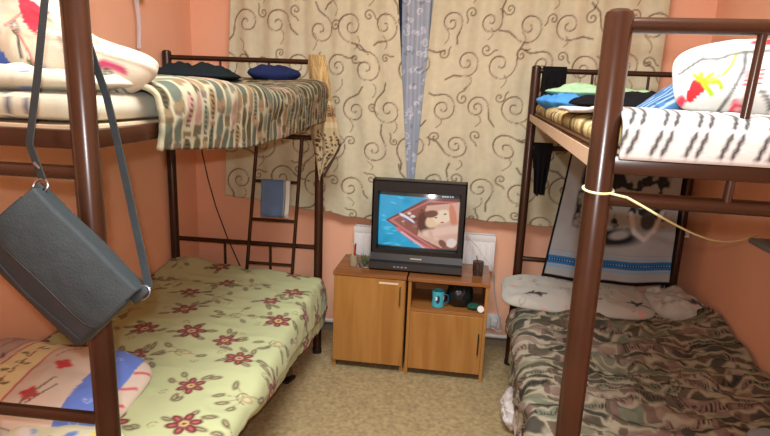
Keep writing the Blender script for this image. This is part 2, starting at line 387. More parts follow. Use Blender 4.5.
eR = lambda z: -.305 - .095 * np.clip(np.asarray(z) - 1.0, -1, 1.5)
curtain('curtain', eL, eR, lambda x: .835 - .085 * np.clip((x + 1.385) / .73, 0, 1.4) + .004 * np.sin(x * 30), 3.13, 3, .3, M_curt, scrolls, nf=8,
        label='left beige curtain with dark scroll print, hanging behind the left bunk bed', cat='curtain', group=None)
eL2 = lambda z: -.262 + .055 * np.clip(np.asarray(z) - 1.0, -1, 1.5)
eR2 = lambda z: .965 + .2 * np.clip((1.42 - np.asarray(z)) / .3, 0, 1) ** 1.5 - .0 * np.asarray(z)
curtain('curtain', eL2, eR2, lambda x: .79 - .02 * np.clip((x + .26) / .8, 0, 1.5) + .004 * np.sin(x * 30), 3.13, 8, 2.0, M_curt, scrolls, nf=8,
        label='right beige curtain with dark scroll print, hanging behind the right bunk bed', cat='curtain')
def lace(U, Z, seed):
    c = Cv(U, Z, (150, 162, 176)); rs = np.random.RandomState(seed)
    for k in range(90): c.spiral(rs.uniform(0, c.U.max()), rs.uniform(.8, 2.3), rs.uniform(.01, .025), 1.1, rs.choice([-1, 1]), rs.uniform(0, 6), .005, (205, 212, 220), .7)
    for k in range(40): c.ell(rs.uniform(0, c.U.max()), rs.uniform(.8, 2.3), .006, .016, rs.uniform(0, 3), (118, 130, 146), .7)
    return c.C
curtain('tulle_curtain', lambda z: -.35 - .03 * (np.asarray(z) - 1), lambda z: -.22 + .0 * np.asarray(z), lambda x: .82 + 0 * x, 3.165, 5, 1, mat('grey_tulle', (160, 170, 180), .45, spec=.5, attr=True, sheen=.2), lace, amp=.008, nf=22, res=.005,
        label='narrow grey blue patterned tulle showing in the gap between the two beige curtains', cat='curtain')
rod = empty('curtain_rod', (-.12, 3.135, 2.33), 0, 'white rod above the window holding the beige curtains', 'curtain rod')
B().tube([(-1.35, 0, 0), (1.25, 0, 0)], .011).build('pole', M_white, rod)
for x in (-1.2, 1.1): B().box((x - .01, -.005, -.01), (x + .01, .078, .01), .002).build('bracket', M_white, rod)

# ---------------------------------------------------------------- cabinets
YC = 2.74
def hbar(x, z0, z1, m, par, vert=True):
    B().tube([(x, YC - .004, z0), (x, YC - .018, z0 + .006), (x, YC - .018, z1 - .006), (x, YC - .004, z1)], .0035, 8).build('handle', m, par)
cabL = empty('cabinet', (0, 0, 0), 0, 'left wooden cabinet with one full-height door, the television on its top', 'cabinet')
B().box((-.625, YC + .018, 0), (-.609, 3.06, .527)).build('side_panel', W_cab, cabL, False)
B().box((-.262, YC + .018, 0), (-.246, 3.06, .527)).build('side_panel', W_cab, cabL, False)
B().box((-.628, YC - .004, .527), (-.243, 3.06, .545), .001).build('top_panel', W_cabh, cabL, False)
B().box((-.609, YC + .03, .05), (-.262, 3.05, .066)).build('bottom_panel', W_in, cabL, False)
B().box((-.609, 3.05, .05), (-.262, 3.056, .527)).build('back_panel', W_in, cabL, False)
B().box((-.609, YC + .02, .066), (-.262, YC + .022, .1)).build('kick_board', W_in, cabL, False)
d = B().box((-.623, YC, .045), (-.248, YC + .016, .523), .0015).build('door', W_cab, cabL, False)
hbar(-.272, .385, .487, M_chrome, d)
st = B().box((-.385, YC - .0006, .497), (-.285, YC + .0002, .507)).build('sticker', mat('silver_sticker', (222, 205, 180), .5), d, False)
cabR = empty('cabinet', (0, 0, 0), 0, 'right wooden cabinet with an open niche above its door, next to the right bunk bed', 'cabinet')
x0, x1 = -.232, .176
B().box((x0, YC, 0), (x0 + .016, 3.06, .525)).build('side_panel', W_cab, cabR, False)
B().box((x1 - .016, YC, 0), (x1, 3.06, .525)).build('side_panel', W_cab, cabR, False)
B().box((x0 - .003, YC - .006, .525), (x1 + .006, 3.06, .543), .001).build('top_panel', W_cabh, cabR, False)
B().box((x0 + .016, YC + .004, .362), (x1 - .016, 3.05, .378)).build('shelf', W_in, cabR, False)
B().box((x0 + .016, YC + .03, .05), (x1 - .016, 3.05, .066)).build('bottom_panel', W_in, cabR, False)
B().box((x0 + .016, 3.05, .05), (x1 - .016, 3.056, .525)).build('back_panel', W_in, cabR, False)
d = B().box((x0 + .017, YC - .002, .042), (x1 - .017, YC + .014, .360), .0015).build('door', W_cab, cabR, False)
hbar(.142, .155, .268, M_rubber, d)

# ---------------------------------------------------------------- television
M_tv = mat('dark_tv_plastic', (20, 21, 22), .42, noise=.05, nscale=40, bump=.1, bscale=300)
M_tv2 = mat('dark_tv_plastic_lower', (26, 30, 30), .38)
tv = empty('television', (-.208, 2.84, .5455), 0, 'black tube television switched on, standing across both cabinets', 'television')
fr = B(); hw = .243; zt, zb = .478, .015
# bezel: outer frame with sloping inner lip
sx0, sx1, sz0, sz1 = -.208, .208, .118, .415
def ringbox(bm_, o, i, y0, y1):
    ov = [(o[0], y0, o[2]), (o[1], y0, o[2]), (o[1], y0, o[3]), (o[0], y0, o[3])]; iv = [(i[0], y1, i[2]), (i[1], y1, i[2]), (i[1], y1, i[3]), (i[0], y1, i[3])]
    a = [bm_.verts.new(v) for v in ov]; b = [bm_.verts.new(v) for v in iv]
    for k in range(4): bm_.faces.new((a[k], a[(k + 1) % 4], b[(k + 1) % 4], b[k]))
ringbox(fr.bm, (-hw, hw, .085, zt), (sx0 - .006, sx1 + .006, sz0 - .006, sz1 + .006), 0, 0)
ringbox(fr.bm, (sx0 - .006, sx1 + .006, sz0 - .006, sz1 + .006), (sx0, sx1, sz0, sz1), 0, .016)
fr.box((-hw, .0, .085), (-hw + .008, .09, zt)); fr.box((hw - .008, 0, .085), (hw, .09, zt)); fr.box((-hw, 0, zt - .008), (hw, .09, zt), .002)
fr.box((-hw, 0, .08), (hw, .09, .088))
fr.build('front_frame', M_tv, tv)
bk = B(); prof = [(.09, .236, .03, .47), (.16, .225, .03, .455), (.22, .17, .04, .40), (.26, .13, .06, .33)]; rings = []
for y, h, z0, z1 in prof: rings.append([bk.bm.verts.new(v) for v in ((-h, y, z0), (h, y, z0), (h, y, z1), (-h, y, z1))])
for a_, b_ in zip(rings, rings[1:]):
    for k in range(4): bk.bm.faces.new((a_[k], a_[(k + 1) % 4], b_[(k + 1) % 4], b_[k]))
bk.bm.faces.new(rings[-1]); bk.bm.faces.new(rings[0][::-1])
bk.build('rear_housing', M_tv, tv)
lo = B()  # lower speaker section leaning forward
pr = [(0, .088), (-.012, .055), (-.03, .045), (-.036, .012), (-.02, .0), (.09, .0), (.09, .088)]
for sgn in (-1, 1): pass
va = [lo.bm.verts.new((-hw + .004 * 0, y, z)) for y, z in pr]; vb = [lo.bm.verts.new((hw - .0, y, z)) for y, z in pr]
n_ = len(pr)
for k in range(n_): lo.bm.faces.new((va[k], va[(k + 1) % n_], vb[(k + 1) % n_], vb[k]))
lo.bm.faces.new(va[::-1]); lo.bm.faces.new(vb)
lw = lo.build('control_panel', M_tv2, tv)
for k in range(4): B().box((-.115 + k * .02, -.0355, .022), (-.103 + k * .02, -.031, .03), .001).build('button', mat('grey_button', (130, 136, 136), .4), lw)
B().box((-.03, -.008, .064), (.03, -.003, .072), .001).build('maker_mark', mat('pale_metal_mark', (196, 184, 150), .35), lw)
def tvpic(u, v):
    c = Cv(u, v, (40, 168, 214)); rs = np.random.RandomState(2)
    c.C *= (1 + .22 * fbm(c.U * 9, c.V * 7, 3))[:, None]
    for k in range(24): c.ell(rs.uniform(0, .5), rs.uniform(0, .95), rs.uniform(.03, .1), .02, rs.uniform(-.3, .3), (92, 204, 238), .35)
    c.poly([(.09, .50), (.60, .935), (1.1, .935), (1.1, -.1), (.80, -.1)], (120, 80, 72))
    c.poly([(.13, .50), (.62, .89), (1.1, .89), (1.1, -.1), (.86, -.1)], (206, 120, 120))
    c.poly([(.19, .51), (.62, .86), (1.1, .86), (1.1, -.1), (.9, -.1)], (150, 92, 82))
    for k in range(70):
        x = rs.uniform(.25, 1); y = rs.uniform(.05, .85)
        if abs(y - .5) < (x - .2) * .85: c.ell(x, y, rs.uniform(.015, .05), rs.uniform(.01, .04), rs.uniform(0, 3), [(235, 215, 205), (170, 110, 95), (110, 62, 55), (215, 165, 150)][rs.randint(4)], .8)
    c.ell(.36, .56, .035, .14, .9, (238, 232, 240)); c.ell(.38, .52, .012, .12, .9, (90, 80, 130))
    c.poly([(.5, .25), (.6, .8), (1.1, .9), (1.1, .2), (.8, .05)], (222, 178, 160)); c.ell(.60, .47, .12, .27, .15, (92, 56, 50)); c.ell(.69, .55, .10, .16, -.35, (240, 205, 170)); c.ell(.80, .62, .12, .15, -.5, (245, 222, 192))
    c.ell(.66, .66, .10, .07, .4, (120, 78, 66)); c.ell(.72, .60, .022, .012, .2, (90, 50, 44)); c.ell(.83, .67, .022, .012, .2, (90, 50, 44)); c.ell(.80, .52, .03, .015, .2, (205, 90, 90))
    c.ell(.93, .62, .05, .26, .15, (214, 140, 112)); c.line([(.62, .30), (.8, .36), (1.02, .42)], .12, (238, 200, 180)); c.line([(.64, .26), (.74, .22)], .05, (235, 195, 175)); c.line([(.66, .34), (.70, .14)], .04, (225, 180, 160))
    c.line([(.25, .36), (.45, .17), (.66, .02)], .045, (214, 120, 128)); c.line([(.3, .30), (.5, .12), (.62, .0)], .02, (240, 190, 190))
    c.ell(.93, .15, .07, .1, 0, (236, 216, 206)); c.ell(.82, .13, .05, .09, .4, (130, 84, 74))
    c.fill(c.V > .935, (52, 62, 58)); c.fill(c.V < .03, (60, 72, 66))  # dark picture bands; reflected screen haze is put into their grey green
    for k in range(5): c.fill((c.V > .955) & (c.V < .982) & (c.U > .78 + k * .03) & (c.U < .802 + k * .03), (205, 220, 235))
    return c.C
nu, nv = 170, 122
u, v = np.meshgrid(np.linspace(0, 1, nu), np.linspace(0, 1, nv), indexing='ij')
X = sx0 + u * (sx1 - sx0); Z = sz0 + v * (sz1 - sz0); xc, zc = 0, (sz0 + sz1) / 2
Y = .002 + (X - xc) ** 2 / (2 * 1.25) + (Z - zc) ** 2 / (2 * .72)
me = grid_mesh('screen', np.stack([X, Y, Z], -1), tvpic(u, v))
ms = bpy.data.materials.new('tube_screen'); ms.use_nodes = True; N = ms.node_tree.nodes; b = N['Principled BSDF']; at = N.new('ShaderNodeAttribute'); at.attribute_name = 'print'
ms.node_tree.links.new(at.outputs['Color'], b.inputs['Emission Color']); b.inputs['Emission Strength'].default_value = 1.0; b.inputs['Base Color'].default_value = (.012, .013, .013, 1); b.inputs['Roughness'].default_value = .13
scr = link('screen', me, ms, tv); scr['label'] = 'lit picture tube showing a blue picture with a dark pointed shape'

# ---------------------------------------------------------------- bedding: shared prints
def camo(base, cols, hatch, su=1.0, sv=1.0, seed=0):
    def f(s, y, P=None):
        c = Cv(s, y, base); S = c.U * su; Y = c.V * sv
        wx = S + .03 * fbm(S * 9, Y * 9, seed); wy = Y + .03 * fbm(S * 7, Y * 7, seed + 1)
        for k, (col, th) in enumerate(cols):
            n = fbm(wx * 11 + k * 9, wy * 24 + k * 5, seed + k * 7, 2); c.mix(np.arange(c.U.size), (n - th) / .07, col)
        rs = np.random.RandomState(seed); hx = np.floor(S / .11); hy = np.floor(Y / .055)
        h = np.sin(hx * 12.9898 + hy * 78.233 + seed) * 43758.5; h -= np.floor(h)
        m = (h > .62) & (np.abs((S / .11) % 1 - .5) < .36) & (np.abs((Y / .055) % 1 - .5) < .30) & (((S + .3 * Y) * 75) % 1 < .5)
        c.fill(m, hatch, .75)
        m2 = (h < .14) & (np.abs((S / .11) % 1 - .5) < .4) & ((Y * 90) % 1 < .4); c.fill(m2, (222, 208, 178), .6)
        return c.C
    return f
old_camo = camo((116, 100, 82), [((96, 84, 64), .02), ((76, 64, 50), .16), ((130, 104, 88), .22), ((94, 94, 76), .25), ((70, 58, 50), .38), ((146, 132, 106), .36)], (58, 54, 46), 1.2, 2.0, seed=3)
pale_camo = camo((158, 148, 128), [((128, 120, 98), .05), ((112, 110, 92), .18), ((168, 140, 134), .24), ((104, 98, 84), .34), ((214, 204, 180), .3)], (84, 80, 76), 2.3, 1.4, seed=12)
def strips(cream, patch, dash, w=.036, cl=.10, warp=.010, seed=0, line=.13):
    # woven blanket: wavy strips filled with oval patches and little stacks of dashes
    def f(s, y, P=None):
        c = Cv(s, y, cream); S = c.U + warp * 1.6 * fbm(c.U * 9, c.V * 9, seed + 1); Y = c.V + warp * fbm(c.U * 11, c.V * 7, seed + 2) * 2
        k = np.floor(Y / w); fx = Y / w - k; h0 = np.sin(k * 91.7 + seed) * 4375.85; h0 -= np.floor(h0)
        q = S / cl + h0; j = np.floor(q); fy = q - j; h = np.sin(j * 12.9898 + k * 78.233 + seed) * 43758.5; h -= np.floor(h)
        inside = np.clip((np.minimum(fx, 1 - fx) - line) / .07, 0, 1)
        for n, (col, a) in enumerate(patch):
            lo, hi = n / len(patch), (n + 1) / len(patch); m = ((h >= lo) & (h < hi)).astype(float)
            h2 = (h * 7.31 * (n + 1)) % 1
            d = 1 - np.clip((np.hypot((fx - .5) / .48, (fy - .5) / (.34 + .2 * h2)) - .75) / .3, 0, 1)
            c.mix(np.arange(c.U.size), m * inside * d * a, col)
            d2 = ((fy > .82) | (fy < .12)) * inside * (h2 > .45); c.mix(np.arange(c.U.size), d2 * .7, patch[(n + 1) % len(patch)][0])
        h3 = (h * 23.7) % 1; m = (h3 > .62) & (np.abs(fx - .5) < .2) & (np.abs(fy - .5) < .42) & ((S * 85) % 1 < .45)
        c.mix(np.arange(c.U.size), m * .85, dash)
        c.C *= (1 + .12 * fbm(c.U * 60, c.V * 60, 5))[:, None]
        return c.C
    return f
brown_camo = strips((154, 150, 128), [((82, 77, 63), 1), ((104, 112, 94), .9), ((132, 114, 102), .9), ((66, 64, 58), .95), ((110, 110, 90), .9), ((120, 98, 90), .8)], (38, 34, 32), .044, .15, .034, 3, .06)
pale_strips = strips((158, 154, 128), [((78, 74, 52), 1), ((104, 110, 92), .9), ((150, 116, 106), .85), ((70, 80, 70), .9), ((128, 106, 74), .9)], (40, 36, 32), .047, .10, .008, 9, .08)
leopard = camo((176, 160, 112), [((140, 122, 78), .0), ((98, 84, 52), .2), ((200, 188, 140), .25)], (90, 78, 50), 2.0, 1.0, seed=22)

# ---------------------------------------------------------------- left lower bed
W_foam = lambda col: (lambda x, y, z: Cv(x, y, col).C)
ROT_L = math.radians(1.72); ROT_R = math.radians(-2.67)
cushion('mattress', (-1.135, 1.91, .395), (.80, 1.86, .085), (0, 0, ROT_L), W_foam((196, 184, 160)), M_print, res=.03, pw=14, edge=.25, wr=.003,
        label='lower mattress of the left bunk bed, under the yellow green flowered bedspread', cat='mattress')
def flowers(s, y, P=None):
    c = Cv(s, y, (184, 194, 146)); rs = np.random.RandomState(11); s1 = c.U.max(); y0, y1 = c.V.min(), c.V.max(); stp = .2
    c.C *= (1 + .05 * fbm(c.U * 6, c.V * 6, 4))[:, None]
    for i in range(int(s1 / stp) + 2):
        for j in range(int((y1 - y0) / stp) + 2):
            x = i * stp + (stp / 2 if j % 2 else 0) + rs.uniform(-.035, .035); yy = y0 + j * stp + rs.uniform(-.035, .035); a0 = rs.uniform(0, 6.3)
            # leaves
            for q in range(rs.randint(4, 7)):
                a = a0 + rs.uniform(-1.6, 1.6) + (PI if q % 3 == 2 else 0); dd = rs.uniform(.055, .09); lx, ly = x + dd * math.cos(a), yy + dd * math.sin(a)
                ra = a + rs.uniform(-.7, .7); ln = rs.uniform(.022, .036)
                c.line([(x, yy), (lx, ly)], .0035, (128, 112, 84), .6)
                c.ell(lx, ly, ln, .0135, ra, (100, 94, 74), .9, .35); c.ell(lx, ly, ln * .6, .0045, ra, (168, 160, 116), .7)
            if (i + j) % 2 == 0 or rs.rand() < .35:
                R = rs.uniform(.042, .054)
                for q in range(6):
                    a = a0 + q * PI / 3; px, py = x + R * .68 * math.cos(a), yy + R * .68 * math.sin(a)
                    c.ell(px, py, R * .52, R * .34, a, (100, 34, 42), .95, .25); c.ell(px, py, R * .34, R * .17, a, (168, 96, 92), .7, .4)
                c.ell(x, yy, R * .34, R * .34, 0, (206, 176, 120), 1, .3); c.ell(x, yy, R * .15, R * .15, 0, (110, 60, 50))
            else:
                c.spiral(x, yy, .03, 1.2, 1, a0, .004, (124, 110, 84), .8)
                c.ell(x + .012, yy, .026, .016, a0, (158, 150, 118), .8); c.ell(x + .012, yy, .016, .009, a0, (196, 186, 140), .8)
            c.spiral(x + .09 * math.cos(a0 + 2), yy + .09 * math.sin(a0 + 2), .018, 1.1, -1, a0, .0032, (136, 118, 88), .7)
    return c.C
def profL(y):
    t = np.clip((y - 1.3) / 1.4, 0, 1); hem = .445 - .24 * t ** .9
    back = .05 * np.clip((y - 2.55) / .3, 0, 1)
    xe = -.640 - .062 * t
    return [(-1.585, .452 + back), (-1.45, .462 + back), (-1.2, .468), (-.95, .466), (-.74, .462), (xe, .455), (xe + .012, min(.40, hem + .06)), (xe + .006, (.42 + hem) / 2 if hem < .4 else .42), (xe - .002, min(hem, .40))]
drape('bedspread', profL, 1.02, 2.86, 200, 330, flowers, M_print, wr=.013, wf=(4, 5), seed=5, th=.012, rdg=.55,
      label='yellow green bedspread with dark red flowers on the left lower bunk', cat='bedspread')
def kidprint(x, y, z):
    c = Cv(x, y, (214, 202, 186)); rs = np.random.RandomState(4)
    c.fill(c.U < -.12, (190, 176, 168)); 
    for k in range(5): c.line([(-.30 + k * .05, -.3), (-.25 + k * .05, .3)], .006, (190, 84, 84), .7)
    c.fill((c.U > -.10) & (c.U < .0), (230, 220, 172)); c.line([(-.10, -.3), (-.09, .3)], .005, (190, 90, 90)); c.line([(.0, -.3), (.01, .3)], .005, (190, 90, 90))
    for k in range(9):
        yy = -.2 + k * .05; c.ell(-.05 + .02 * (-1) ** k, yy, .012, .007, .6, (120, 120, 70)); c.spiral(-.05, yy, .014, 1, 1, k, .003, (110, 90, 60)); c.line([(-.05, yy), (-.045, yy + .05)], .003, (150, 80, 60))
    for k in range(16): c.ell(rs.uniform(-.3, -.12), rs.uniform(-.22, .22), rs.uniform(.01, .025), .006, rs.uniform(0, 3), (84, 78, 84), .8)
    for k in range(7): c.spiral(rs.uniform(-.3, -.14), rs.uniform(-.2, .2), .02, 1.2, 1, k, .004, (180, 90, 90), .8)
    for (xx, yy) in ((.075, .02), (.06, -.13)): 
        for q in range(4): c.ell(xx + .012 * math.cos(q * 1.57), yy + .012 * math.sin(q * 1.57), .017, .013, q * 1.57, (196, 72, 78))
    c.line([(.05, -.18), (.09, -.05)], .005, (110, 110, 80)); c.line([(.07, -.16), (.11, -.08)], .004, (90, 80, 80)); c.line([(.03, .06), (.06, .16)], .004, (180, 110, 100))
    c.fill((c.U > .17) & (c.U < .275), (104, 134, 214)); 
    for k in range(6): c.spiral(.22, -.18 + k * .07, .015, 1, 1, k, .003, (160, 180, 236))
    for k in range(5): c.line([(.28, -.2 + k * .09), (.31, -.16 + k * .09)], .008, (208, 100, 110))
    return c.C
cushion('pillow', (-1.295, 1.475, .505), (.64, .44, .15), (math.radians(4), math.radians(4), math.radians(6)), kidprint, M_print, res=.005, pw=4, edge=.55, puff=1.2, wr=.012, wf=5, seed=6, flat=.42,
        label='pillow with pink, cream and blue print on the left lower bunk', cat='pillow')
def rainbow(x, y, z):
    c = Cv(x, y, (222, 226, 190)); rs = np.random.RandomState(9)
    for k in range(60): c.ell(rs.uniform(-.3, .3), rs.uniform(-.2, .2), rs.uniform(.015, .04), rs.uniform(.01, .02), rs.uniform(0, 3), [(90, 170, 70), (240, 224, 90), (110, 150, 215), (235, 235, 225), (60, 130, 80)][rs.randint(5)], .9)
    return c.C
cushion('folded_sheet', (-1.05, 1.235, .492), (.34, .17, .035), (0, 0, .1), rainbow, M_print, res=.006, pw=4, wr=.008, wf=9, seed=15,
        label='green, yellow and blue cloth before the printed pillow, left lower bunk', cat='cloth')
def stripes_pale(x, y, z):
    c = Cv(x, y, (212, 204, 190)); 
    for k in range(14): c.fill(np.abs(c.V + .14 - k * .022) < .003, (150, 130, 120), .8)
    return c.C
cushion('folded_sheet', (-1.37, 1.19, .495), (.34, .2, .04), (0, 0, .05), stripes_pale, M_print, res=.008, pw=4, wr=.008, wf=8, seed=25,
        label='folded pale striped sheet behind the near end rail of the left lower bunk', cat='cloth')

# ---------------------------------------------------------------- left upper bunk
def creamline(x, y, z):
    c = Cv(x, y, (184, 181, 158)); rs = np.random.RandomState(14)
    for k in range(26):
        c.line([(rs.uniform(-.45, .45), rs.uniform(-.95, .2)) for _ in range(2)], .005, (150, 140, 130), .25)
    for k in range(22): c.ell(rs.uniform(-.4, .42), rs.uniform(-.95, -.2), .018, .012, 0, [(216, 130, 120), (120, 140, 190), (170, 170, 120)][k % 3], .7)
    for k in range(34): c.spiral(rs.uniform(-.42, .42), rs.uniform(-.95, -.3) if k % 2 else rs.uniform(-.15, .15), .04, .9, 1, k, .006, (84, 88, 98), .9)
    for k in range(12): c.ell(rs.uniform(-.42, .42), rs.uniform(-.15, .15), .02, .012, 0, [(206, 110, 110), (110, 130, 180), (160, 160, 110)][k % 3], .8)
    return c.C
cushion('mattress', (-1.13, 1.905, 1.419), (.79, 1.87, .066), (0, 0, ROT_L), creamline, M_print, res=.012, pw=14, edge=.25, puff=6, wr=.006,
        label='cream printed mattress on the left upper bunk', cat='mattress')
def profLB(y):
    t = np.clip((y - 1.2) / .5, 0, 1); t2 = np.clip((y - 2.1) / .7, 0, 1)
    zt = 1.468 + .012 * math.sin(y * 5.1) + .02 * t2; hem = 1.325 - .045 * t + .03 * t2
    xe = -.685 - .035 * (y - 1.2) / 1.6
    return [(-1.585, zt), (-1.4, zt + .01), (-1.15, zt), (-.9, zt - .002), (xe - .045, zt), (xe + .012, zt - .006), (xe + .025, zt - .05), (xe + .018, zt - .1), (xe + .012, hem)]
def palecol(s, y, P): return pale_strips(s, y, P)
drape('blanket', profLB, 1.175, 2.84, 180, 330, palecol, M_blank, wr=.010, wf=(7, 9), seed=31, th=.014, rdg=.4,
      label='patterned pale grey brown blanket hanging over the side of the left upper bunk', cat='blanket')
def spoonprint(x, y, z):
    c = Cv(x, y, (188, 179, 158)); rs = np.random.RandomState(18)
    for k in range(16): c.ell(rs.uniform(-.4, .4), rs.uniform(-.15, .15), rs.uniform(.03, .07), rs.uniform(.02, .05), rs.uniform(0, 3), [(200, 168, 142), (184, 176, 144), (192, 186, 176)][k % 3], .7, .6)
    c.poly([(0.1182, 0.0689), (0.203, 0.0689), (0.203, -0.0028), (0.1946, -0.0434), (0.1564, -0.0076)], (184, 44, 58))
    c.poly([(0.0292, -0.0506), (0.114, -0.0984), (0.1437, -0.1271), (0.1776, -0.1725), (0.0292, -0.194)], (64, 98, 184))
    c.poly([(0.3811, -0.1797), (0.3981, -0.1606), (0.415, -0.1797), (0.3981, -0.1988)], (64, 98, 184))
    c.line([(0.3684, -0.194), (0.3938, -0.1367), (0.4193, -0.151), (0.4362, -0.194), (0.3981, -0.2131), (0.3684, -0.194)], .009, (184, 84, 40))
    c.ell(0.1416, -0.0339, .026, .013, -1.2, (66, 70, 66))
    c.ell(0.1416, -0.0339, .018, .007, -1.2, (180, 176, 160))
    c.line([(0.15, -0.053), (0.1606, -0.096)], .0055, (66, 70, 66))
    c.ell(0.343, -0.1032, .026, .013, -1.2, (66, 70, 66))
    c.ell(0.343, -0.1032, .018, .007, -1.2, (180, 176, 160))
    c.line([(0.3536, -0.1223), (0.3705, -0.1558)], .0055, (66, 70, 66))
    c.line([(0.1734, -0.0984), (0.2094, -0.1319), (0.2539, -0.1606)], 0.006, (72, 76, 40))
    c.line([(0.1797, -0.108), (0.2158, -0.1438), (0.2454, -0.1653)], 0.006, (72, 76, 40))
    c.line([(0.1861, -0.1032), (0.2242, -0.1319), (0.2582, -0.1558)], 0.005, (96, 98, 60))
    c.line([(0.2921, -0.1223), (0.3133, -0.0888), (0.3345, -0.0769), (0.3684, -0.0793)], 0.011, (160, 60, 90))
    c.line([(0.3006, -0.1606), (0.3345, -0.1797), (0.3684, -0.194), (0.3854, -0.1892)], 0.005, (70, 70, 64))
    c.line([(0.3133, -0.1462), (0.3387, -0.1653), (0.3642, -0.1797)], 0.004, (90, 86, 70))
    c.line([(0.3811, -0.1988), (0.4023, -0.1701), (0.4108, -0.1271)], 0.006, (128, 124, 110))
    c.line([(0.1394, -0.0363), (0.1776, -0.0841), (0.1988, -0.1367)], 0.005, (160, 110, 100))
    c.line([(0.114, -0.0363), (0.1437, 0.0068)], 0.008, (180, 120, 110))
    c.line([(0.2412, -0.0363), (0.2539, -0.0841), (0.2709, -0.108)], 0.005, (120, 100, 90))
    return c.C
def fold_def(V):
    V = V.copy(); t = np.clip((V[:, 0] - .04) / .27, 0, 1); V[:, 1] = np.where(V[:, 1] > -.06, -.06 + (V[:, 1] + .06) * (1 - .74 * t * t * (3 - 2 * t)), V[:, 1]); V[:, 1] += .005 * np.sin(V[:, 0] * 30) - .030 * t * t; V[:, 0] += .012 * t; return V
cushion('duvet', (-1.095, 1.235, 1.570), (.83, .27, .19), (math.radians(60), 0, -.03), spoonprint, M_print, res=.0045, pw=3.4, edge=.5, puff=1.3, wr=.018, wf=5, seed=8, flat=.5, deform=fold_def,
        label='bulky cream duvet with red and blue patches on the left upper bunk', cat='duvet')
cushion('folded_sheet', (-1.125, 1.14, 1.467), (.84, .30, .052), (0, 0, .02), creamline, M_print, res=.007, pw=3.5, edge=.5, wr=.015, wf=7, seed=38,
        label='flat folded cream sheet under the bulky duvet on the left upper bunk', cat='sheet')
def rag(name, c, size, rot, col, label, cat, seed=0, wr=.03, wf=9, m=None, res=.012, **kw):
    cl_ = lambda x, y, z: Cv(x, y, col).C * (1 + .12 * fbm(x * 20, y * 20, seed))[:, None]
    return cushion(name, c, size, rot, cl_, m or M_blank, res=res, pw=2.6, edge=.7, puff=1, wr=wr, wf=wf, seed=seed, label=label, cat=cat, **kw)
rag('trousers', (-1.22, 2.45, 1.505), (.42, .3, .07), (0, 0, .3), (34, 42, 46), 'dark green crumpled clothing on the far wall side of the left upper bunk', 'clothing', 3)
rag('shirt', (-.94, 2.72, 1.53), (.26, .16, .09), (0, 0, .2), (36, 46, 84), 'dark blue crumpled shirt by the far rail of the left upper bunk', 'clothing', 5)
# gold scarf over the far aisle post
def goldprint(s, y, P=None):
    c = Cv(s, y, (158, 134, 86)); rs = np.random.RandomState(3); v0 = c.V.min(); v1 = c.V.max()
    c.fill(c.V < v0 + .30, (172, 158, 122)); c.fill((c.V > v0 + .30) & (c.V < v0 + .40), (176, 150, 108))
    for k in range(90): c.ell(rs.uniform(0, c.U.max()), rs.uniform(v0, v0 + .26), rs.uniform(.006, .014), .005, rs.uniform(0, 3), (74, 52, 36), .9)
    for k in range(26): c.spiral(rs.uniform(0, c.U.max()), rs.uniform(v0 + .31, v0 + .39), .012, 1.1, 1, k, .004, (92, 66, 44), .9)
    c.fill((np.abs(c.V - v0 - .295) < .012) | (np.abs(c.V - v0 - .405) < .01), (186, 174, 138))
    for k in range(30): c.line([(rs.uniform(0, .2), v0 + .42), (rs.uniform(0, .2), v1)], .003, (206, 180, 124), .5)
    return c.C
ns, nt = 40, 160; s_ = np.linspace(0, 1, ns)[:, None]; t_ = np.linspace(0, 1, nt)[None, :]
zz = 1.632 - t_ * .62 + .0 * s_
xl = np.interp(t_[0], [0, .08, .5, .62, 1], [-.80, -.805, -.775, -.79, -.735])[None, :]; xr = np.interp(t_[0], [0, .1, .4, .7, .8, 1], [-.715, -.70, -.665, -.625, -.635, -.715])[None, :]
zz = zz + .06 * (s_ - .3) * np.clip((t_ - .6) / .4, 0, 1)
P = np.stack([xl + s_ * (xr - xl), 2.857 - .028 * np.sin(s_ * PI) * np.clip(t_ * 6, .6, 1) + .010 * np.sin(s_ * 16 + 3 * t_) * np.clip(t_ * 3, 0, 1), zz], -1)
sheet('scarf', P, goldprint(s_ * .15 + 0 * t_, zz), M_print, th=.004, label='gold scarf with dark brown border hanging on the far post of the left bunk bed', cat='scarf')
# dark scarf trim
B().tube([(-.625, 2.845, 1.195), (-.66, 2.84, 1.12), (-.712, 2.836, 1.02)], .006, 8).build('edge_trim', mat('dark_trim', (62, 44, 34), .8), None)
bpy.data.objects['edge_trim'].parent = bpy.data.objects['scarf']; bpy.data.objects['edge_trim'].matrix_parent_inverse = Matrix.Translation(-bpy.data.objects['scarf'].location)
# towel on the ladder
def twocol(s, y):
    c = Cv(s, y, (96, 122, 158)); c.C *= (1 + .15 * fbm(c.U * 30, c.V * 30, 2))[:, None]; c.fill(c.U > .125, (200, 204, 196)); c.line([(.13, .7), (.132, 1.1)], .006, (70, 84, 84)); return c.C
nt = 70; t_ = np.linspace(0, 1, nt)[None, :]; s_ = np.linspace(0, 1, 34)[:, None]
ang = np.clip((t_ - .42) / .12, 0, 1) * PI
yy = 2.825 - .0125 * np.cos(ang) - .0 * t_; zz = np.where(t_ < .42, .975 - (.42 - t_) * .40, np.where(t_ > .54, .975 - (t_ - .54) * .42, .975 + .0125 * np.sin(ang)))
yy = np.where(t_ < .42, 2.8125, np.where(t_ > .54, 2.8375, yy)) + .004 * np.sin(s_ * 13) * np.abs(t_ - .48) * 2
X = -1.052 + .155 * s_ + .008 * np.sin(t_ * 5); ZZ = zz + 0 * s_ - .012 * np.sin(s_ * PI) * (t_ < .42)
